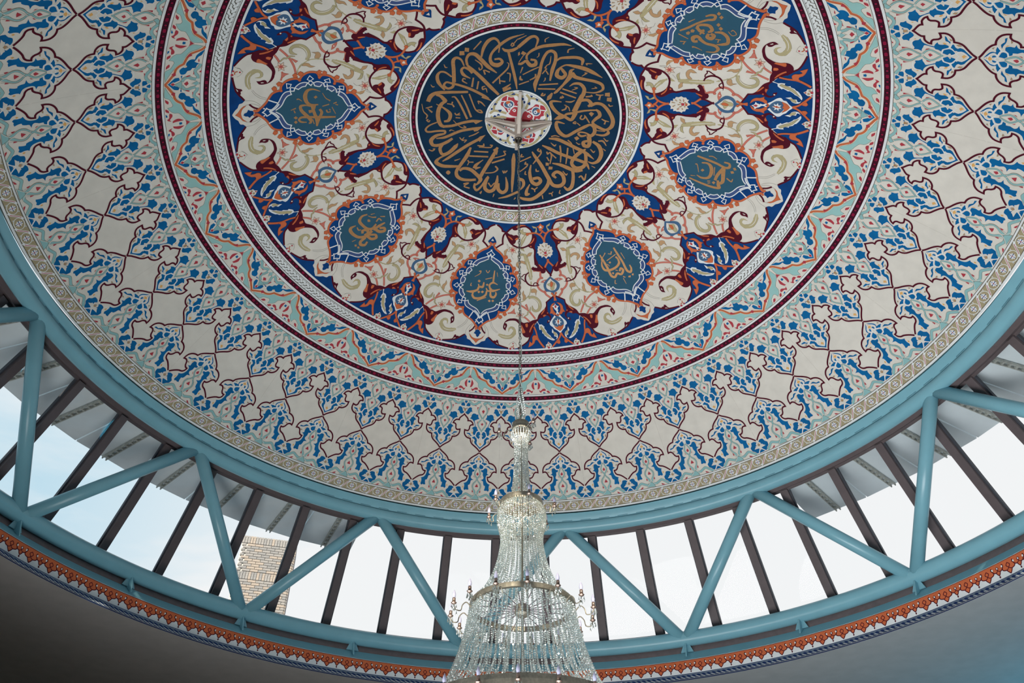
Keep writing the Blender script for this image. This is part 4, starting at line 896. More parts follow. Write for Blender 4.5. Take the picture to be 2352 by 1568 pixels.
# ------------------------------------------------------------------ hall shell
def slab(name,x0,y0,z0,x1,y1,z1,m,**p):
    mb=MB(); v=[(x,y,z) for x in (x0,x1) for y in (y0,y1) for z in (z0,z1)]
    mb.add(v,[(0,1,3,2),(4,6,7,5),(0,4,5,1),(2,3,7,6),(0,2,6,4),(1,5,7,3)],m); return mb.obj(name,**p)
FLOORM=mat('beige_carpet',(170,150,132),.9,.1,3)
WALLM=mat('hall_wall_plaster',(205,196,186),.8,.04,3)
slab('floor',-16,-10,-1.9,16,26,-1.6,FLOORM,kind='structure')
slab('wall_left',-16.3,-10,-1.6,-16,26,5.7,WALLM,kind='structure'); slab('wall_right',16,-10,-1.6,16.3,26,5.7,WALLM,kind='structure')
slab('wall_back',-16.3,26,-1.6,16.3,26.3,5.7,WALLM,kind='structure'); slab('wall_front',-16.3,-10.3,-1.6,16.3,-10,5.7,WALLM,kind='structure')
# flat hall ceiling with the round opening
mb=MB(); N=192; v=[];f=[]
for i in range(N):
    a=2*PI*i/N; s,c=math.sin(a),math.cos(a); v.append((7.90*s,7.90*c,5.7)); 
    k=min(16.1/abs(s) if s else 99,18.1/abs(c) if c else 99); v.append((k*s,k*c,5.7)); v.append((7.90*s,7.90*c,5.72)); v.append((k*s,k*c,5.98))
for i in range(N):
    j=(i+1)%N; f.append((4*i,4*i+1,4*j+1,4*j)); f.append((4*i+2,4*j+2,4*j+3,4*i+3))
mb.add(v,f,PLAST); o=mb.obj('ceiling',kind='structure'); o.location=AX
# ------------------------------------------------------------------ dome shell and its painted rings
mb=MB(); prof=[(7.194*i/90,CZ+math.sqrt(RHO**2-(7.194*i/90)**2)+.002) for i in range(91)]
rev(prof,360,pm('C'),mb); prof2=[(R*1.015,z+.12) for R,z in prof]; rev(prof2,120,PLWHITE,mb)
DOME=mb.obj('ceiling',kind='structure',smooth=True); DOME.location=AX; DOME['label']='white plaster dome painted with rings of arabesque and gold calligraphy'
def ring(mb,r0,r1,c,lay,n=720):
    k=max(1,int((r1-r0)/.12)+1); v=[];f=[]
    for i in range(n):
        for j in range(k+1): v.append(dome_pt(2*PI*i/n,r0+(r1-r0)*j/k,lay))
    p=k+1
    for i in range(n):
        for j in range(k): a=i*p+j; b=((i+1)%n)*p+j; f.append((a,a+1,b+1,b))
    mb.add(v,f,pm(c))
def part(name,mb,label=None,smooth=False):
    o=mb.obj(name,DOME,smooth)
    if label: o['label']=label
    return o
def cellpoly(mb,cells,ph,r0,r1,polys,lay):
    """polys: [(colour, [(u,v)...])], u in cell widths, v 0..1 from r0 to r1"""
    st=2*PI/cells
    for li,(c,pl) in enumerate(polys):
        V=[];Fc=[]
        for i in range(cells):
            b=len(V)
            for u,vv in pl: V.append(dome_pt(ph+(i+u)*st,r0+(r1-r0)*vv,lay+(li if c!=None else 0)*.5))
            Fc.append(tuple(range(b,b+len(pl))))
        mb.add(V,Fc,pm(c))
def circ(cu,cv,ru,rv,n=10,a0=0): return [(cu+ru*math.cos(2*PI*i/n+a0),cv+rv*math.sin(2*PI*i/n+a0)) for i in range(n)]
def strip(pl,w,asp):
    """quads along a polyline in cell space; asp = cell width / band height"""
    out=[]
    q=[(u*asp,v) for u,v in pl]; vv,ff=ribbon([(a,b,w) for a,b in q],False)
    return [[(vv[i][0]/asp,vv[i][1]) for i in face] for face in ff]
def arc(cu,cv,ru,rv,a0,a1,n=8): return [(cu+ru*math.cos(math.radians(a0+(a1-a0)*i/n)),cv+rv*math.sin(math.radians(a0+(a1-a0)*i/n))) for i in range(n+1)]
def beads(name,n,ph,r0,r1,lab):
    mb=MB(); ring(mb,r0,r1,'X',4); ring(mb,r0,r0+(r1-r0)*.12,'M',5); ring(mb,r1-(r1-r0)*.12,r1,'M',5)
    long=[(-.17,.38),(-.12,.24),(.12,.24),(.17,.38),(.17,.62),(.12,.76),(-.12,.76),(-.17,.62)]
    P=[('c',long),('c',circ(.5,.5,.095,.22,8))]
    for x in (.29,.71):
        for s in (1,-1): P.append(('M',[(x-.1,.5-s*.3),(x-.06,.5-s*.36),(x+.1,.5+s*.3),(x+.06,.5+s*.36)]))
        P.append(('M',circ(x,.14,.03,.09,5))); P.append(('M',circ(x,.86,.03,.09,5)))
    st=[]
    for c,p in P: st.append((c,p))
    # all beads in one layer apart from the crossing bars
    cellpoly(mb,n,math.radians(ph),r0,r1,st[:2],6)
    for q in st[2:]: cellpoly(mb,n,math.radians(ph),r0,r1,[q],5.6)
    part(name,mb,lab)
mb=MB(); ring(mb,.56,1.706,'d',2,360); part('inscription_ground',mb,'dark ink blue disc behind the gold calligraphy')
mb=MB(); ring(mb,1.706,1.742,'W',3,360); ring(mb,1.808,1.84,'W',3,360); ring(mb,2.052,2.09,'W',3,360); part('white_border',mb)
beads('beaded_border',60,-120,1.740,1.810,'crimson bead border round the calligraphy')
def vine(name,cells,ph,r0,r1,asp,lab,lay=4,fl=1):
    mb=MB(); ring(mb,r0,r1,'n',lay); ring(mb,r0,r0+(r1-r0)*.05,'k',lay+.4); ring(mb,r1-(r1-r0)*.05,r1,'k',lay+.4)
    L=[]
    for s in strip(arc(0,.5,.36,.40,20,200,10),.055,asp): L.append(('W',s,1))
    for s in strip(arc(0,.5,.36,.40,200,380,10),.055,asp): L.append(('W',s,1))
    S=[(.16,.93),(.30,.84),(.42,.66),(.5,.5),(.58,.34),(.70,.16),(.84,.07)]
    for s in strip(S,.16,asp): L.append(('W',s,2))
    for s in strip(S[1:-1],.055,asp): L.append(('R',s,3))
    for x in (.30,.70):
        L.append(('W',[(x-.05,.10 if x<.5 else .78),(x+.05,.10 if x<.5 else .78),(x,.22 if x<.5 else .9)],1.5))
        L.append(('G',[(x-.02,.12 if x<.5 else .80),(x+.02,.12 if x<.5 else .80),(x,.18 if x<.5 else .87)],1.8))
    fr=.17
    L.append(('W',[(fr*(1 if i%2 else .72)*math.cos(PI*i/8)/asp*1.9,.5+fr*(1 if i%2 else .72)*math.sin(PI*i/8)*1.75) for i in range(16)],3.2))
    for k in range(4):
        a=PI/4+k*PI/2 if fl else k*PI/2
        c1=(math.cos(a),math.sin(a)); n1=(-c1[1],c1[0]); r=.30
        L.append(('G' if fl else 'V',[((c1[0]*r*d+n1[0]*w)/asp,.5+c1[1]*r*d+n1[1]*w) for d,w in ((.15,.02),(.95,.034),(.95,-.034),(.15,-.02))],3.6))
        a+=PI/4; c1=(math.cos(a),math.sin(a))
        L.append(('R',[((c1[0]*r*.6)/asp+u/asp,.5+c1[1]*r*.6+v) for u,v in ((.03,0),(0,.04),(-.03,0),(0,-.04))],3.6))
    L.append(('R',circ(0,.5,.055/asp,.055,6),3.9))
    st=2*PI/cells
    for c,pl,ll in L:
        V=[];Fc=[]
        for i in range(cells):
            b=len(V)
            for u,vv in pl: V.append(dome_pt(math.radians(ph)+(i+u)*st,r0+(r1-r0)*vv,lay+ll*.5))
            Fc.append(tuple(range(b,b+len(pl))))
        mb.add(V,Fc,pm(c))
    part(name,mb,lab)
vine('floral_border',50,-127.4,1.842,2.052,1.17,'khaki floral vine border round the calligraphy')
vine('floral_border',164,10.95,7.052,7.172,1.77,'khaki floral vine border at the rim of the dome',fl=0)
mb=MB(); ring(mb,2.09,4.552,'B',2); part('cobalt_ground',mb,'cobalt blue ground of the main painted ring')
mb=MB(); ring(mb,4.552,4.585,'W',4); ring(mb,4.646,4.673,'W',4); ring(mb,4.672,4.680,'k',5); ring(mb,4.680,4.690,'W',4); ring(mb,4.797,4.803,'k',5); ring(mb,4.803,4.822,'W',4); ring(mb,4.888,4.928,'W',4); ring(mb,4.927,4.933,'k',5)
ring(mb,5.370,5.376,'k',5); ring(mb,5.376,5.403,'W',4); ring(mb,5.473,5.506,'W',4); ring(mb,5.505,5.512,'k',5); ring(mb,7.028,7.034,'k',5); ring(mb,7.034,7.048,'W',4); ring(mb,7.174,7.194,'W',4); part('white_border',mb)
beads('beaded_border',160,A0-.35,4.583,4.648,'crimson bead border inside the plait'); beads('beaded_border',168,A0,4.820,4.889,'crimson bead border outside the plait'); beads('beaded_border',192,A0,5.402,5.474,'crimson bead border outside the zigzag')
mb=MB(); ring(mb,4.689,4.798,'k',4)
cellpoly(mb,340,math.radians(1.77-.45),4.692,4.795,[('W',[(.04,.02),(.86,.02),(1.40,.46),(1.10,.62),(.68,.33),(.26,.33)])],5); cellpoly(mb,340,math.radians(1.77-.45),4.692,4.795,[('W',[(.66,.98),(1.52,.98),(1.97,.53),(1.68,.38),(1.28,.70),(.90,.70)])],5)
part('plaited_border',mb,'white plaited cable border')
mb=MB(); ring(mb,4.933,5.370,'C',3); ring(mb,5.512,7.028,'C',3); part('cream_ground',mb)
# ------------------------------------------------------------------ painted motifs
load(TXT)
me_field=motif_mesh('field',4); me_sp=motif_mesh('spandrel',14); me_med=motif_mesh('medallion',18); me_lobe=motif_mesh('lobe',4); me_zig=motif_mesh('zigzag',4)
AXISAZ=[(A0+22.5+45*k) for k in range(8)]
WHERE={0:'inscription5',1:'inscription4',2:'inscription3',5:'inscription1',6:'inscription2',7:'inscription6'}
for k in range(8):
    az=math.radians(AXISAZ[k]); link('arabesque_panel',me_field,DOME,rz=-az)
    link('spandrel',me_sp,DOME,rz=-math.radians(A0+45*k))
    m=link('medallion',me_med,DOME,rz=-az)
    if k in WHERE:
        me=motif_mesh(WHERE[k],30,step=.012); link('inscription',me,m)
for k in range(24): link('zigzag_panel',me_zig,DOME,rz=-math.radians(A0+15*k))
for k in range(48): link('star_panel',me_lobe,DOME,rz=-math.radians(A0+3.75+7.5*k))
link('calligraphy',motif_mesh('calligraphy',5,step=.016),DOME,rz=0,label='gold leaf calligraphy encircling the rosette')
# faint plaster joints running down the dome
mb=MB()
for k in range(24):
    a=math.radians(A0+15*k); v=[]
    for i in range(19):
        r=5.6+1.35*i/18; s=.0035/r
        v+=[dome_pt(a-s,r,3.5),dome_pt(a+s,r,3.5)]
    mb.add(v,[(2*i,2*i+1,2*i+3,2*i+2) for i in range(18)],mat('joint_line',(212,208,198),.8))
part('plaster_joint',mb)
# rosette
mb=MB(); ring(mb,.0001,.535,'W',6,96); ring(mb,.535,.568,'W',8,96); ring(mb,.53,.536,'k',9,96)
s_ros=None
part('rosette',mb,'red and white rosette at the crown of the dome')
me_ros=motif_mesh('rosette',7,step=.012)
for q in range(4): link('rosette_quarter',me_ros,DOME,rz=q*PI/2)
# plaster suspension bracket: four tapering arms meeting at a pipe
def tube(mb,a,b,r0,r1,m,n=12,cap=True):
    a,b=Vector(a),Vector(b); d=(b-a); L=d.length; d.normalize(); x=d.orthogonal().normalized(); y=d.cross(x); v=[];f=[]
    for p,r in ((a,r0),(b,r1)):
        for i in range(n): t=2*PI*i/n; v.append(p+x*(r*math.cos(t))+y*(r*math.sin(t)))
    for i in range(n): j=(i+1)%n; f.append((i,j,n+j,n+i))
    if cap: f.append(tuple(range(n))[::-1]); f.append(tuple(range(n,2*n)))
    mb.add([tuple(q) for q in v],f,m)
def bar(mb,a,b,w0,h0,w1,h1,m):
    a,b=Vector(a),Vector(b); d=(b-a).normalized(); s=d.cross(Vector((0,0,1))).normalized(); u=s.cross(d); v=[]
    for p,w,h in ((a,w0,h0),(b,w1,h1)):
        for sx,sy in ((-1,-1),(1,-1),(1,1),(-1,1)): v.append(tuple(p+s*(sx*w/2)+u*(sy*h/2)))
    mb.add(v,[(0,3,2,1),(4,5,6,7),(0,1,5,4),(1,2,6,5),(2,3,7,6),(3,0,4,7)],m)
mb=MB(); tz=CZ+RHO
for q in range(4):
    a=math.radians(-4+90*q); e=(.56*math.sin(a),.56*math.cos(a),tz-.045)
    bar(mb,(0,0,tz-.20),(e[0],e[1],e[2]),.07,.09,.05,.07,PLWHITE); bar(mb,(0,0,tz-.52),(e[0]*.97,e[1]*.97,e[2]-.03),.055,.07,.035,.05,PLWHITE); bar(mb,(e[0],e[1],tz-.01),(e[0]*1.0,e[1]*1.0,tz-.12),.05,.05,.05,.05,PLWHITE) if False else None
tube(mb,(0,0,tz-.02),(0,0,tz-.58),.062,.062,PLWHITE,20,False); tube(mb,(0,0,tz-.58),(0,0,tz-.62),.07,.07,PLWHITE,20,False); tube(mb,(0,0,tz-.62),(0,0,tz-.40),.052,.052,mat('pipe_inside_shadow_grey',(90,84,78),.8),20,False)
o=part('suspension_bracket',mb,'white four-armed bracket with a pipe at the crown')
# ------------------------------------------------------------------ cornice, truss, windows
mb=MB(); rev([(7.194,9.022),(7.215,8.975),(7.262,8.885),(7.268,8.878),(7.262,8.868)],360,TEAL,mb)
rev([(7.262,8.868),(7.27,8.862),(7.29,8.86)],360,mat('groove_teal',(84,130,146),.5),mb)
p=[]
for i in range(13):
    t=math.radians(140-i*20); p.append((7.335+.115*math.cos(t+PI/2+.6),8.765+.115*math.sin(t+PI/2+.6)))
rev([(7.335+.12*math.cos(2*PI*i/16),8.765+.12*math.sin(2*PI*i/16)) for i in range(17)],360,TEAL,mb)
rev([(7.30,9.15),(7.40,8.95),(7.46,8.80)],180,TEAL,mb)
o=mb.obj('trim_1',None,True,kind='structure',label='teal painted ring beam under the rim of the dome'); o.location=AX
# short dashes of the cornice joint
mb=MB()
for i in range(120):
    a=2*PI*(i+.2)/120; b=a+2*PI/120*.55
    v=[(7.257*math.sin(a),7.257*math.cos(a),8.893),(7.257*math.sin(b),7.257*math.cos(b),8.893),(7.2605*math.sin(b),7.2605*math.cos(b),8.883),(7.2605*math.sin(a),7.2605*math.cos(a),8.883)]
    mb.add(v,[(0,1,2,3)],mat('groove_teal',(84,130,146)))
o=mb.obj('trim_2',None,kind='structure',label='fine dashed joint line along the teal ring beam'); o.location=AX
# dark head frame and sill of the glazing
mb=MB(); rev([(7.46,8.80),(7.44,8.70),(7.50,8.655),(7.585,8.70),(7.61,8.66),(7.66,8.70),(7.62,8.80)],240,DARK,mb); o=mb.obj('trim_3',None,kind='structure',label='dark brown head frame above the windows'); o.location=AX
mb=MB(); rev([(8.69,6.88),(8.61,6.905),(8.585,6.89),(8.57,6.84),(8.335,6.366),(8.60,6.30)],240,mat('brown_sill_boards',(126,112,112),.6,.1,10),mb); o=mb.obj('trim_4',None,kind='structure',label='dark brown sloping sill below the windows'); o.location=AX
def cone_pt(a,t,off=0):
    R=7.60+(8.605-7.60)*t; z=8.684+(6.90-8.684)*t; return Vector(((R+off*.87)*math.sin(a),(R+off*.87)*math.cos(a),z+off*.49))
def mull():
    mb=MB(); w=.14; a=0; T=[0,1]
    c=[]
    for t in T:
        p=cone_pt(0,t,-.05)
        for sx,o_ in ((-.5,0),(.5,0),(.5,.14),(-.5,.14)):
            q=cone_pt(0,t,-.05+o_); c.append((q.x+sx*w,q.y,q.z))
    mb.add(c,[(0,1,5,4),(1,2,6,5),(2,3,7,6),(3,0,4,7),(0,3,2,1),(4,5,6,7)],DARK)
    # gasket rebates either side
    for s in (-1,1):
        c=[]
        for t in T:
            for sx,o_ in ((.5,.03),(.68,.03),(.68,.09),(.5,.09)):
                q=cone_pt(0,t,o_-.02); c.append((q.x+s*sx*w,q.y,q.z))
        mb.add(c,[(0,1,5,4),(1,2,6,5),(2,3,7,6),(3,0,4,7)],mat('grey_gasket',(70,72,80),.5))
    return mb
MU=mull(); me_m=bpy.data.meshes.new('mullion'); me_m.from_pydata(MU.v,[],MU.f); [me_m.materials.append(m) for m in MU.mats]; me_m.polygons.foreach_set('material_index',MU.m)
mb=MB(); ha=math.radians(3.75)
v=[tuple(cone_pt(s*ha,t,0)) for s,t in ((-1,0),(1,0),(1,1),(-1,1))]; mb.add(v,[(0,1,2,3)],GLASS)
me_g=bpy.data.meshes.new('pane'); me_g.from_pydata(mb.v,[],mb.f); me_g.materials.append(GLASS)
for k in range(48):
    az=math.radians(A0+7.5*k)
    w=bpy.data.objects.new('window_%d'%(k+1),None); COL.objects.link(w); w.location=AX; w.rotation_euler=(0,0,-(az+math.radians(3.75))); w['kind']='structure'
    link('pane',me_g,w); link('mullion',me_m,w,rz=math.radians(3.75))
# truss
TR=bpy.data.objects.new('ring_truss',None); COL.objects.link(TR); TR.location=AX; TR['label']='teal tubular steel ring truss zigzagging in front of the windows'; TR['category']='truss'
mb=MB(); CR,CH,CRd=8.335,6.63,.142
for i in range(240):
    a=2*PI*i/240
    for j in range(14):
        t=2*PI*j/14; R=CR+CRd*math.cos(t); mb.v.append((R*math.sin(a),R*math.cos(a),CH+CRd*math.sin(t)))
k=mb.slot(TEAL)
for i in range(240):
    for j in range(14):
        a=i*14+j;b=i*14+(j+1)%14;c=((i+1)%240)*14+(j+1)%14;d=((i+1)%240)*14+j; mb.f.append((a,b,c,d)); mb.m.append(k)
mb.obj('bottom_chord',TR,True)
def node(az,R,z): a=math.radians(az); return (R*math.sin(a),R*math.cos(a),z)
for k in range(12):
    b=-8.06+30*k
    for s in (-1,1):
        mb=MB(); tube(mb,node(b+s*.35,8.31,6.63),node(b+s*14.7,7.36,8.745),.112,.112,TEAL,16); mb.obj('diagonal_strut',TR,True)
mb0=MB()
def bracket():
    mb=MB()
    # radial fin, tapering tangential plate, base pad
    for w0,w1,t,zz in ((.10,.055,1,0),):
        v=[(-.12,8.30,6.365),(.12,8.30,6.365),(.055,8.315,6.52),(-.055,8.315,6.52),(-.12,8.325,6.365),(.12,8.325,6.365),(.055,8.34,6.52),(-.055,8.34,6.52)]
        mb.add(v,[(0,1,2,3),(4,7,6,5),(0,4,5,1),(1,5,6,2),(3,2,6,7),(0,3,7,4)],TEAL)
    v=[(-.012,8.14,6.22),(.012,8.14,6.22),(.012,8.26,6.56),(-.012,8.26,6.56),(-.012,8.34,6.36),(.012,8.34,6.36),(.012,8.34,6.56),(-.012,8.34,6.56)]
    mb.add(v,[(0,1,2,3),(4,7,6,5),(0,4,5,1),(1,5,6,2),(3,2,6,7),(0,3,7,4)],TEAL)
    return mb
B=bracket(); me_b=bpy.data.meshes.new('bracket'); me_b.from_pydata(B.v,[],B.f); me_b.materials.append(TEAL)
for k in range(24): link('bracket',me_b,TR,rz=-math.radians(-8.0+15*k))
# teal sloping ledge + painted fascia
mb=MB(); rev([(8.335,6.366),(8.075,6.122),(8.062,6.12)],288,TEAL,mb); o=mb.obj('trim_5',None,kind='structure',label='teal sloping ledge below the truss'); o.location=AX
mb=MB(); rev([(8.062,6.12),(8.062,5.868)],288,pm('W'),mb); rev([(8.063,6.128),(8.058,6.121),(8.0615,6.118)],288,pm('W'),mb); rev([(8.20,6.2),(8.3,5.98)],96,PLAST,mb)
FAS=mb.obj('wall_ring',None,kind='structure',label='white fascia painted with orange toothed pendants'); FAS.location=AX
def cylmap(u,v,lay,per=136,ph=15.86):
    a=math.radians(ph)+u*2*PI/per; R=8.0605-lay*.0008; return (R*math.sin(a),R*math.cos(a),6.118-v*.25)
ASP=.372/.25
def half_join(h): return h+[(-x,y,c) for x,y,c in reversed(h)]
BIG=[(-.27,.16,0),(-.225,.21,0),(-.225,.30,0),(-.26,.37,0),(-.295,.46,0),(-.275,.56,0),(-.21,.61,0),(-.13,.64,1),(-.07,.78,0),(0,.90,1)]
SML=[(-.23,.16,0),(-.275,.21,0),(-.275,.30,0),(-.24,.37,0),(-.215,.44,0),(-.16,.50,0),(-.10,.52,1),(-.06,.64,0),(0,.74,1)]
def cstroke(pl,w,lay,c,mb,closed=False,x0=0):
    v,f=ribbon(smooth([(x*ASP,y,cc,w) for x,y,cc in pl],closed,.08,4),closed); mb.add([cylmap(x0+a/ASP,b,lay) for a,b in v],f,pm(c))
def cfill(pl,lay,c,mb,x0=0):
    q=smooth([(x*ASP,y,cc,.02) for x,y,cc in pl],True,.08,4); r=delaunay_2d_cdt([Vector((a,b)) for a,b,_ in q],[],[list(range(len(q)))],1,1e-6); mb.add([cylmap(x0+p.x/ASP,p.y,lay) for p in r[0]],[tuple(t) for t in r[2]],pm(c))
mb=MB()
cfill([(-.27,0,1)]+half_join(BIG)+[(.27,0,1)],1,'O',mb); cfill([(-.23,0,1)]+half_join(SML)+[(.23,0,1)],1,'O',mb,.5)
cstroke(half_join(BIG),.055,2,'M',mb); cstroke(half_join(SML),.055,2,'M',mb,False,.5)
cstroke([(0,.22,1),(.085,.36,0),(0,.52,1),(-.085,.36,0)],.045,2.5,'M',mb,True); cstroke([(-.13,.64,0),(-.05,.60,0),(0,.52,0),(.05,.60,0),(.13,.64,0)],.045,2.5,'M',mb)
cfill([(0,.18,1),(.07,.30,0),(0,.42,1),(-.07,.30,0)],2.5,'M',mb,.5); cfill([(0,.22,1),(.035,.30,0),(0,.36,1),(-.035,.30,0)],3,'W',mb,.5); cstroke([(-.10,.52,0),(-.04,.48,0),(0,.42,0),(.04,.48,0),(.10,.52,0)],.045,2.7,'M',mb,False,.5)
cfill([(0,.75,1),(.04,.83,1),(0,.92,1),(-.04,.83,1)],2.6,'M',mb,.5); cstroke([(-.5,.015,0),(.5,.015,0)],.03,3,'M',mb)
for sx in (-.27,.27): cfill([(sx+.042*math.cos(t*PI/4),.28+.07*math.sin(t*PI/4),0) for t in range(8)],1.6,'W',mb)
me_p=bpy.data.meshes.new('pendant'); me_p.from_pydata(mb.v,[],mb.f); [me_p.materials.append(m) for m in mb.mats]; me_p.polygons.foreach_set('material_index',mb.m)
for k in range(136): link('pendant',me_p,FAS,rz=-2*PI*k/136)
# blue leaf moulding under the fascia
mb=MB(); rev([(8.062,5.868),(8.05,5.862),(8.0,5.80),(7.93,5.735),(7.90,5.70)],288,pm('H'),mb); rev([(8.0605,5.875),(8.056,5.868),(8.052,5.8635)],288,pm('V'),mb); rev([(7.925,5.729),(7.898,5.6985)],288,pm('V'),mb)
def mold(u,v,l): 
    a=u*2*PI/544; R=8.05+(7.93-8.05)*v-l*.0012; z=5.862+(5.735-5.862)*v-l*.0012; return (R*math.sin(a),R*math.cos(a),z)
V=[];Fc=[];V2=[];F2=[]
for i in range(544):
    b=len(V); V+= [mold(i+u,v,1) for u,v in ((.0,.25),(.35,.18),(.75,.35),(.95,.62),(.75,.68),(.35,.55))]; Fc.append(tuple(range(b,b+6)))
    b=len(V2); V2+=[mold(i+u,v,.6) for u,v in ((.0,.78),(.5,.86),(1.05,.72),(1.05,.80),(.5,.95),(.0,.88))]; F2.append(tuple(range(b,b+6)))
mb.add(V,Fc,pm('V')); mb.add(V2,F2,pm('V'))
V=[];Fc=[]
for i in range(544):
    b=len(V); V+=[mold(i+u,v,1.5) for u,v in ((-.1,.62),(.2,.55),(.9,.86),(.7,.92))]; Fc.append((b,b+1,b+2,b+3))
mb.add(V,Fc,pm('W'))
o=mb.obj('trim_6',None,kind='structure',label='navy leaf moulding round the ceiling opening'); o.location=AX
# ------------------------------------------------------------------ roof eaves outside the glass
EAVE=mat('pale_eave_panel',(226,234,238),.6,.06,2); EAVE2=mat('pale_eave_steel',(170,172,166),.5,.2,14)
def eave(name,a0,a1,n,label):
    r=bpy.data.objects.new(name,None); COL.objects.link(r); r.location=AX; r['label']=label; r['category']='roof eave'
    st=(a1-a0)/n
    for i in range(n):
        A=math.radians(a0+st*i+.08); Bz=math.radians(a0+st*(i+1)-.08); mb=MB(); v=[]
        for a in (A,Bz):
            for R,z in ((7.66,8.86),(8.95,8.70),(8.95,8.76),(7.66,8.93)): v.append((R*math.sin(a),R*math.cos(a),z))
        mb.add(v,[(0,1,5,4),(1,2,6,5),(2,3,7,6),(3,0,4,7),(0,3,2,1),(4,5,6,7)],EAVE); mb.obj('eave_panel',r)
    for i in range(n):
        a=math.radians(a0+st*(i+.5)); mb=MB()
        for s in (-1,1):
            t=a+s*.0045; bar(mb,(7.7*math.sin(t),7.7*math.cos(t),8.80),(8.9*math.sin(t),8.9*math.cos(t),8.66),.018,.05,.018,.05,EAVE2)
        for q in range(9):
            R=7.8+q*.125; z=8.80-(R-7.7)*.117; c,s=math.cos(a),math.sin(a); bar(mb,((R)*s-.05*c,R*c+.05*s,z),((R)*s+.05*c,R*c-.05*s,z),.04,.04,.04,.04,EAVE2)
        mb.obj('eave_bracket',r)
eave('roof_eave',-94.05,-24.3,9,'pale grey roof eave seen through the windows at the left'); eave('roof_eave',40.2,100.2,8,'pale grey roof eave seen through the windows at the right')
# ------------------------------------------------------------------ brick chimney stack outside
CHM=bpy.data.objects.new('chimney',None); COL.objects.link(CHM); CHM.location=(-7.0,21.4,4.5); CHM['label']='grey brown brick chimney stack beyond the left windows'; CHM['category']='chimney'
corner=Vector((-6.35,21.08)); e1=(Vector((-7.78,20.70))-corner); L1=e1.length; e1.normalize(); e2=Vector((-e1.y,e1.x))*-1
if e2.y<0: e2=-e2
L2=1.05; O=Vector((-7.0,21.4,4.5))
MORT=mat('pale_mortar',(206,204,200),.9,.05,20); BR=[mat('brick_a',(150,148,148),.85,.15,25),mat('brick_b',(164,154,146),.85,.15,25),mat('brick_c',(140,140,142),.85,.15,25)]
def cbox(mb,a0,a1,b0,b1,z0,z1,m):
    v=[]
    for a in (a0,a1):
        for b in (b0,b1):
            p=corner+e1*a+e2*b
            for z in (z0,z1): v.append((p.x-O.x,p.y-O.y,z-O.z))
    mb.add(v,[(0,1,3,2),(4,6,7,5),(0,4,5,1),(2,3,7,6),(0,2,6,4),(1,5,7,3)],m)
mb=MB(); cbox(mb,.012,L1-.012,.012,L2,6.62,11.66,MORT); mb.obj('mortar_core',CHM)
bm_mesh={}
def brickmesh(kind,mi):
    if (kind,mi) in bm_mesh: return bm_mesh[(kind,mi)]
    w,h={'s':(.205,.062),'h':(.095,.062),'v':(.062,.21)}[kind]; mb=MB(); v=[(x,y,z) for x in (-w/2,w/2) for y in (-.02,.03) for z in (-h/2,h/2)]
    mb.add(v,[(0,1,3,2),(4,6,7,5),(0,4,5,1),(2,3,7,6),(0,2,6,4),(1,5,7,3)],BR[mi])
    me=bpy.data.meshes.new('brick'); me.from_pydata(mb.v,[],mb.f); me.materials.append(BR[mi]); bm_mesh[(kind,mi)]=me; return me
rows=[]; z=11.66
while z>8.7:
    top=11.66-z
    if top<.20 or 1.0<top<1.2: rows.append((z-.22,z,'v')); z-=.232
    else: rows.append((z-.062,z,'s')); z-=.075
cnt=0; rest=MB(); ang1=math.atan2(e1.y,e1.x); ang2=math.atan2(e2.y,e2.x)
for ri,(z0,z1,kd) in enumerate(rows):
    for face,(LL,ev,nv,ang) in enumerate(((L1,e1,-e2,ang1),(L2,e2,-e1,ang2))):
        stp=.0735 if kd=='v' else .2175; s=(0 if ri%2 else stp/2)*(kd=='s'); a=stp/2-s
        while a<LL+ .02:
            w=.06 if kd=='v' else .205; 
            lo,hi=a-w/2,a+w/2
            if lo<0: lo=0
            if hi>LL: hi=LL
            if hi-lo>.05:
                c=corner+ev*((lo+hi)/2); kk=kd if kd=='v' else ('s' if hi-lo>.18 else 'h'); mi=random.randrange(3)
                if cnt<300 and (face==0 or ri>4):
                    o=link('brick',brickmesh(kk,mi),CHM,loc=(c.x+nv.x*0-O.x,c.y+nv.y*0-O.y,(z0+z1)/2-O.z),rz=ang if face==0 else ang+PI); 
                    cnt+=1
                else:
                    mesh=brickmesh(kk,mi); R_=Matrix.Rotation(ang if face==0 else ang+PI,3,'Z'); rest.add([tuple(R_@vv.co+Vector((c.x-O.x,c.y-O.y,(z0+z1)/2-O.z))) for vv in mesh.vertices],[tuple(p.vertices) for p in mesh.polygons],BR[mi])
            a+=stp
rest.obj('brickwork',CHM,kind='stuff')
slab('trim_7',-30,26.5,5.99,30,27,6.3,PLAST,kind='structure') if False else None
# flat roof outside, below the glass
mb=MB(); v=[];f=[]
for i in range(96):
    a=2*PI*i/96; v+= [(8.72*math.sin(a),8.72*math.cos(a),6.75),(30*math.sin(a),30*math.cos(a),6.2)]
for i in range(96): j=(i+1)%96; f.append((2*i,2*i+1,2*j+1,2*j))
mb.add(v,f,mat('roof_felt',(120,122,126),.9)); o=mb.obj('ceiling_roof_deck'.replace('ceiling_','') ,None,kind='structure'); o.name='trim_8'; o['label']='flat grey roof outside the drum'; o.location=AX
# ------------------------------------------------------------------ chandelier
CHN=bpy.data.objects.new('chandelier',None); COL.objects.link(CHN); CHN.location=(0,8,2.6); CHN['label']='tall tiered crystal chandelier with candle bulbs on a long chain'; CHN['category']='chandelier'
def L(z): return z-2.6
def ch(name,mb,smooth=False,parent=None,**k): return mb.obj(name,parent or CHN,smooth,**k)
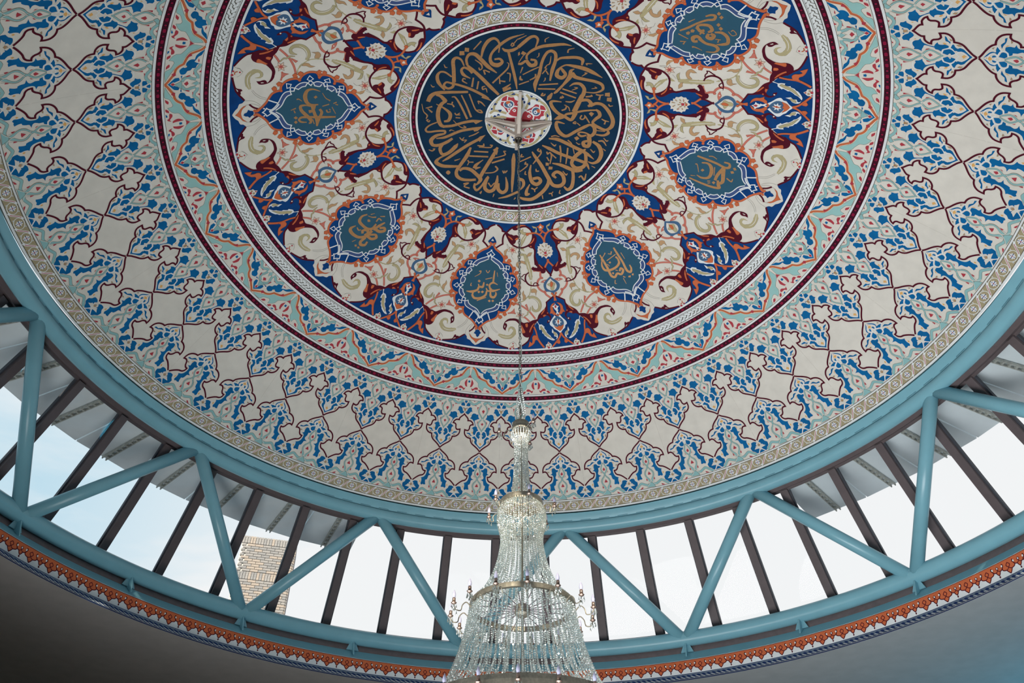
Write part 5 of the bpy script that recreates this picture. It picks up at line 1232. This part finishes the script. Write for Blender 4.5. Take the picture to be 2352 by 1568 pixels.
# chain
mb=MB()
def torus_link(mb,c,rx,rz,r,ang,m,n=10,k=5):
    v=[];f=[]
    for i in range(n):
        t=2*PI*i/n; ctr=Vector((rx*math.cos(t),0,rz*math.sin(t))); nrm=Vector((math.cos(t),0,math.sin(t)))
        for j in range(k):
            s=2*PI*j/k; p=ctr+nrm*(r*math.cos(s))+Vector((0,1,0))*(r*math.sin(s)); x=p.x*math.cos(ang)-p.y*math.sin(ang); y=p.x*math.sin(ang)+p.y*math.cos(ang); v.append((c[0]+x,c[1]+y,c[2]+p.z))
    for i in range(n):
        for j in range(k): a=i*k+j;b=i*k+(j+1)%k;c2=((i+1)%n)*k+(j+1)%k;d=((i+1)%n)*k+j; f.append((a,b,c2,d))
    mb.add(v,f,m)
CHAINM=mat('grey_steel_chain',(150,150,142),.35,.1,30,metal=.8)
z=11.95; i=0
while z>5.98: torus_link(mb,(0,0,L(z)),.016,.034,.0055,(i%2)*PI/2+.3,CHAINM); z-=.052; i+=1
ch('chain',mb)
# cable plaited along the chain + crystals hung on the lower chain
mb=MB()
zz=[11.95-.08*k for k in range(75)]
for a,b in zip(zz,zz[1:]):
    pa=(.02*math.sin(a*9),.02*math.cos(a*9),L(a)); pb=(.02*math.sin(b*9),.02*math.cos(b*9),L(b)); tube(mb,pa,pb,.005,.005,mat('clear_flex',(200,205,200),.3),5,False)
ch('flex',mb)
def bead(mb,p,r,sz=1.0,m=CRYS,rot=0):
    v=[(p[0],p[1],p[2]+r*sz)];n=6
    for zz_,rr in ((.45,.88),(-.45,.88)):
        for i in range(n): t=2*PI*i/n+rot; v.append((p[0]+r*rr*math.cos(t),p[1]+r*rr*math.sin(t),p[2]+r*zz_*sz))
    v.append((p[0],p[1],p[2]-r*sz)); f=[]
    for i in range(n):
        j=(i+1)%n; f+= [(0,1+i,1+j),(1+i,1+n+i,1+n+j,1+j),(1+n+i,2*n+1,1+n+j)]
    mb.add(v,f,m)
def drop(mb,p,r,h):
    v=[(p[0],p[1],p[2])];n=6
    for zz_,rr in ((.45,.5),(.78,1.0)):
        for i in range(n): t=2*PI*i/n; v.append((p[0]+r*rr*math.cos(t),p[1]+r*rr*.6*math.sin(t),p[2]-h*zz_))
    v.append((p[0],p[1],p[2]-h)); f=[]
    for i in range(n):
        j=(i+1)%n; f+=[(0,1+i,1+j),(1+i,1+n+i,1+n+j,1+j),(1+n+i,2*n+1,1+n+j)]
    mb.add(v,f,CRYS)
def strandmesh(prof,sp,r,name='bead_strand'):
    """prof: (R,z) polyline; beads every sp metres, in the plane az=0"""
    pts=[Vector((0,R,L(z))) for R,z in prof]; mb=MB(); d=0; total=sum((b-a).length for a,b in zip(pts,pts[1:])); n=int(total/sp)
    for k in range(n+1):
        t=k*sp; q=pts[0]
        for a,b in zip(pts,pts[1:]):
            l=(b-a).length
            if t<=l: q=a+(b-a)*(t/l); break
            t-=l
        else: q=pts[-1]
        bead(mb,q,.9*r*random.uniform(.97,1.03),rot=random.random())
    me=bpy.data.meshes.new(name); me.from_pydata(mb.v,[],mb.f); me.materials.append(CRYS); return me
def curve(pts,n=12): 
    q=smooth([(a,b,False,0) for a,b in pts],False,.05,8); return [(a,b) for a,b,_ in q]
def strands(name,prof,n,sp,r,ph=0,grp=None):
    mes=[strandmesh(curve(prof),sp,r) for _ in range(2)]
    for k in range(n): link(name,mes[k%2],CHN,rz=-math.radians(ph)-2*PI*k/n)
# crystal tassels gathered on the chain above the crown
for q in range(5):
    mb=MB(); a=q*1.256
    for k in range(17):
        z=6.52-k*.03; r=.012+.022*math.sin(min(1,k/12)*PI/2); bead(mb,(r*1.5*math.cos(a+k*.12),r*1.5*math.sin(a+k*.12),L(z)),.0125,1.2)
    ch('crystal_tassel',mb)
def hoop(name,R,z,w,h,m=BRASS,parent=None,lab=None):
    mb=MB(); rev([(R-w,L(z)-h/2),(R,L(z)-h/2),(R+.004,L(z)),(R,L(z)+h/2),(R-w,L(z)+h/2),(R-w,L(z)-h/2)],64,m,mb); o=ch(name,mb,False); 
    if lab: o['label']=lab
    return o
hoop('crown_ring',.098,5.95,.02,.075); hoop('crown_ring',.105,5.90,.012,.02)
mb=MB(); tube(mb,(0,0,L(5.98)),(0,0,L(2.65)),.014,.014,BRASS,10); ch('central_rod',mb)
# crown basket
strands('bead_strand',[(.098,5.88),(.118,5.84),(.112,5.79),(.085,5.74)],22,.017,.0105)
strands('bead_strand',[(.078,5.80),(.074,5.5),(.088,5.2),(.112,5.0),(.155,4.88),(.215,4.80)],22,.0225,.0110,5)
hoop('tier_ring',.235,4.885,.03,.05)
for a in range(6):
    mb=MB(); t=a*PI/3; tube(mb,(0,0,L(4.885)),(.23*math.sin(t),.23*math.cos(t),L(4.885)),.006,.006,BRASS,6); ch('spoke',mb)
# middle bowl
strands('bead_strand',[(.222,4.86),(.258,4.78),(.262,4.66),(.235,4.54),(.225,4.47)],56,.0215,.0105)
strands('bead_strand',[(.10,4.66),(.17,4.64),(.235,4.66)],20,.021,.0095,4)
strands('bead_strand',[(.226,4.52),(.222,4.40),(.26,4.18),(.33,3.98),(.42,3.82),(.50,3.74)],48,.0235,.0112,2)
strands('bead_strand',[(.19,4.56),(.185,4.40),(.215,4.15),(.28,3.96),(.38,3.80),(.49,3.72)],20,.0235,.0105,5)
hoop('large_ring',.53,3.69,.03,.05)
mb=MB(); rev([(0,L(3.60)),(.05,L(3.60)),(.075,L(3.62)),(.078,L(3.70)),(.05,L(3.72)),(0,L(3.72))],24,BRASS,mb); ch('hub',mb)
for a in range(20):
    mb=MB(); t=2*PI*(a+.3)/20; tube(mb,(.07*math.sin(t),.07*math.cos(t),L(3.66)),(.505*math.sin(t),.505*math.cos(t),L(3.665)),.0045,.0045,mat('dark_wire',(96,84,92),.4,metal=.5),6); ch('spoke',mb)
strands('bead_strand',[(.50,3.66),(.50,3.46)],64,.024,.011)
strands('bead_strand',[(.50,3.66),(.522,3.60),(.52,3.50)],30,.024,.011,6)
strands('bead_strand',[(.53,3.64),(.57,3.40),(.65,3.12),(.76,2.86),(.90,2.70),(.97,2.64)],72,.0245,.0122)
strands('bead_strand',[(.46,3.44),(.48,3.2),(.55,2.95),(.66,2.75)],28,.0245,.0115,3)
hoop('lower_ring',1.0,2.62,.05,.09)
light('bowl_lamp','POINT',(0,8,4.72),(0,8,0),9,(1,.80,.58),shadow_soft_size=.04)
light('crown_fill','POINT',(0,8,5.80),(0,8,0),4,(1,.84,.66),shadow_soft_size=.03)  # added warm fill inside the crown to brighten its beads
# candle arms
BULBM=mat('candle_bulb_glass',(176,178,205),.12,.04,20,spec=.8); CUPM=mat('copper_cup',(150,130,120),.3,.1,30,metal=.7)
def arm_meshes(r_in,r_out,zb,sc=1.0):
    """arm from ring (r_in,zb) out to r_out carrying a cup and a flame bulb; in plane az=0"""
    mb=MB(); pts=[(r_in,zb),(r_in+.05,zb+.045*sc),(r_in+.09,zb+.01*sc),(r_in+(r_out-r_in)*.6,zb-.05*sc),(r_out-.02,zb-.045*sc),(r_out,zb+.0)]
    c=smooth([(a,b,False,0) for a,b in pts],False,.02,5)
    for a,b in zip(c,c[1:]): tube(mb,(0,a[0],a[1]),(0,b[0],b[1]),.0055,.0055,BRASS,6,False)
    arm=mb
    cup=MB(); P=[(0,-.012),(.010,-.010),(.026,.002),(.029,.008),(.012,.010),(.013,.018),(.017,.022),(.0165,.055),(.013,.058)]
    def lathe(mb,prof,cx,cz,n,m):
        v=[];f=[]
        for i in range(n):
            t=2*PI*i/n
            for r,z in prof: v.append((r*math.cos(t)*sc,cx+r*math.sin(t)*sc,cz+z*sc))
        p=len(prof)
        for i in range(n):
            j=(i+1)%n
            for q in range(p-1): f.append((i*p+q,j*p+q,j*p+q+1,i*p+q+1))
        mb.add(v,f,m)
    lathe(cup,P,r_out,zb+.01,12,CUPM)
    bulb=MB(); lathe(bulb,[(.011,.056),(.0165,.072),(.0185,.088),(.015,.108),(.008,.127),(.003,.138),(0,.143)],r_out,zb+.01,12,BULBM)
    dr=MB()
    for k in range(5):
        t=2*PI*k/5+.4; drop(dr,(.026*math.cos(t)*sc,r_out+.026*math.sin(t)*sc,zb+.002),.013*sc,.056*sc)
    drop(dr,(0,r_out-.03*sc,zb-.05*sc),.013*sc,.06*sc); drop(dr,(0,r_out,zb-.02*sc),.014*sc,.062*sc)
    return arm,cup,bulb,dr
def arms(n,ph,r_in,r_out,zb,sc=1.0):
    ms=[]
    for nm,m in zip(('candle_arm','candle_cup','bulb','crystal_drop'),arm_meshes(r_in,r_out,L(zb),sc)):
        me=bpy.data.meshes.new(nm); me.from_pydata([tuple(p) for p in m.v],[],m.f); [me.materials.append(x) for x in m.mats]; me.polygons.foreach_set('material_index',m.m); me.polygons.foreach_set('use_smooth',[nm in('bulb','candle_cup')]*len(m.f)); ms.append(me)
    for k in range(n):
        a=link('candle_arm',ms[0],CHN,rz=-math.radians(ph+360*k/n))
        for nm,me in zip(('candle_cup','bulb','crystal_drop'),ms[1:]): link(nm,me,a)
arms(3,-95,.10,.255,5.84,.95); arms(6,-73,.24,.375,4.775,.95); arms(15,-16,.54,.72,3.60); arms(20,2,1.0,1.08,2.56)
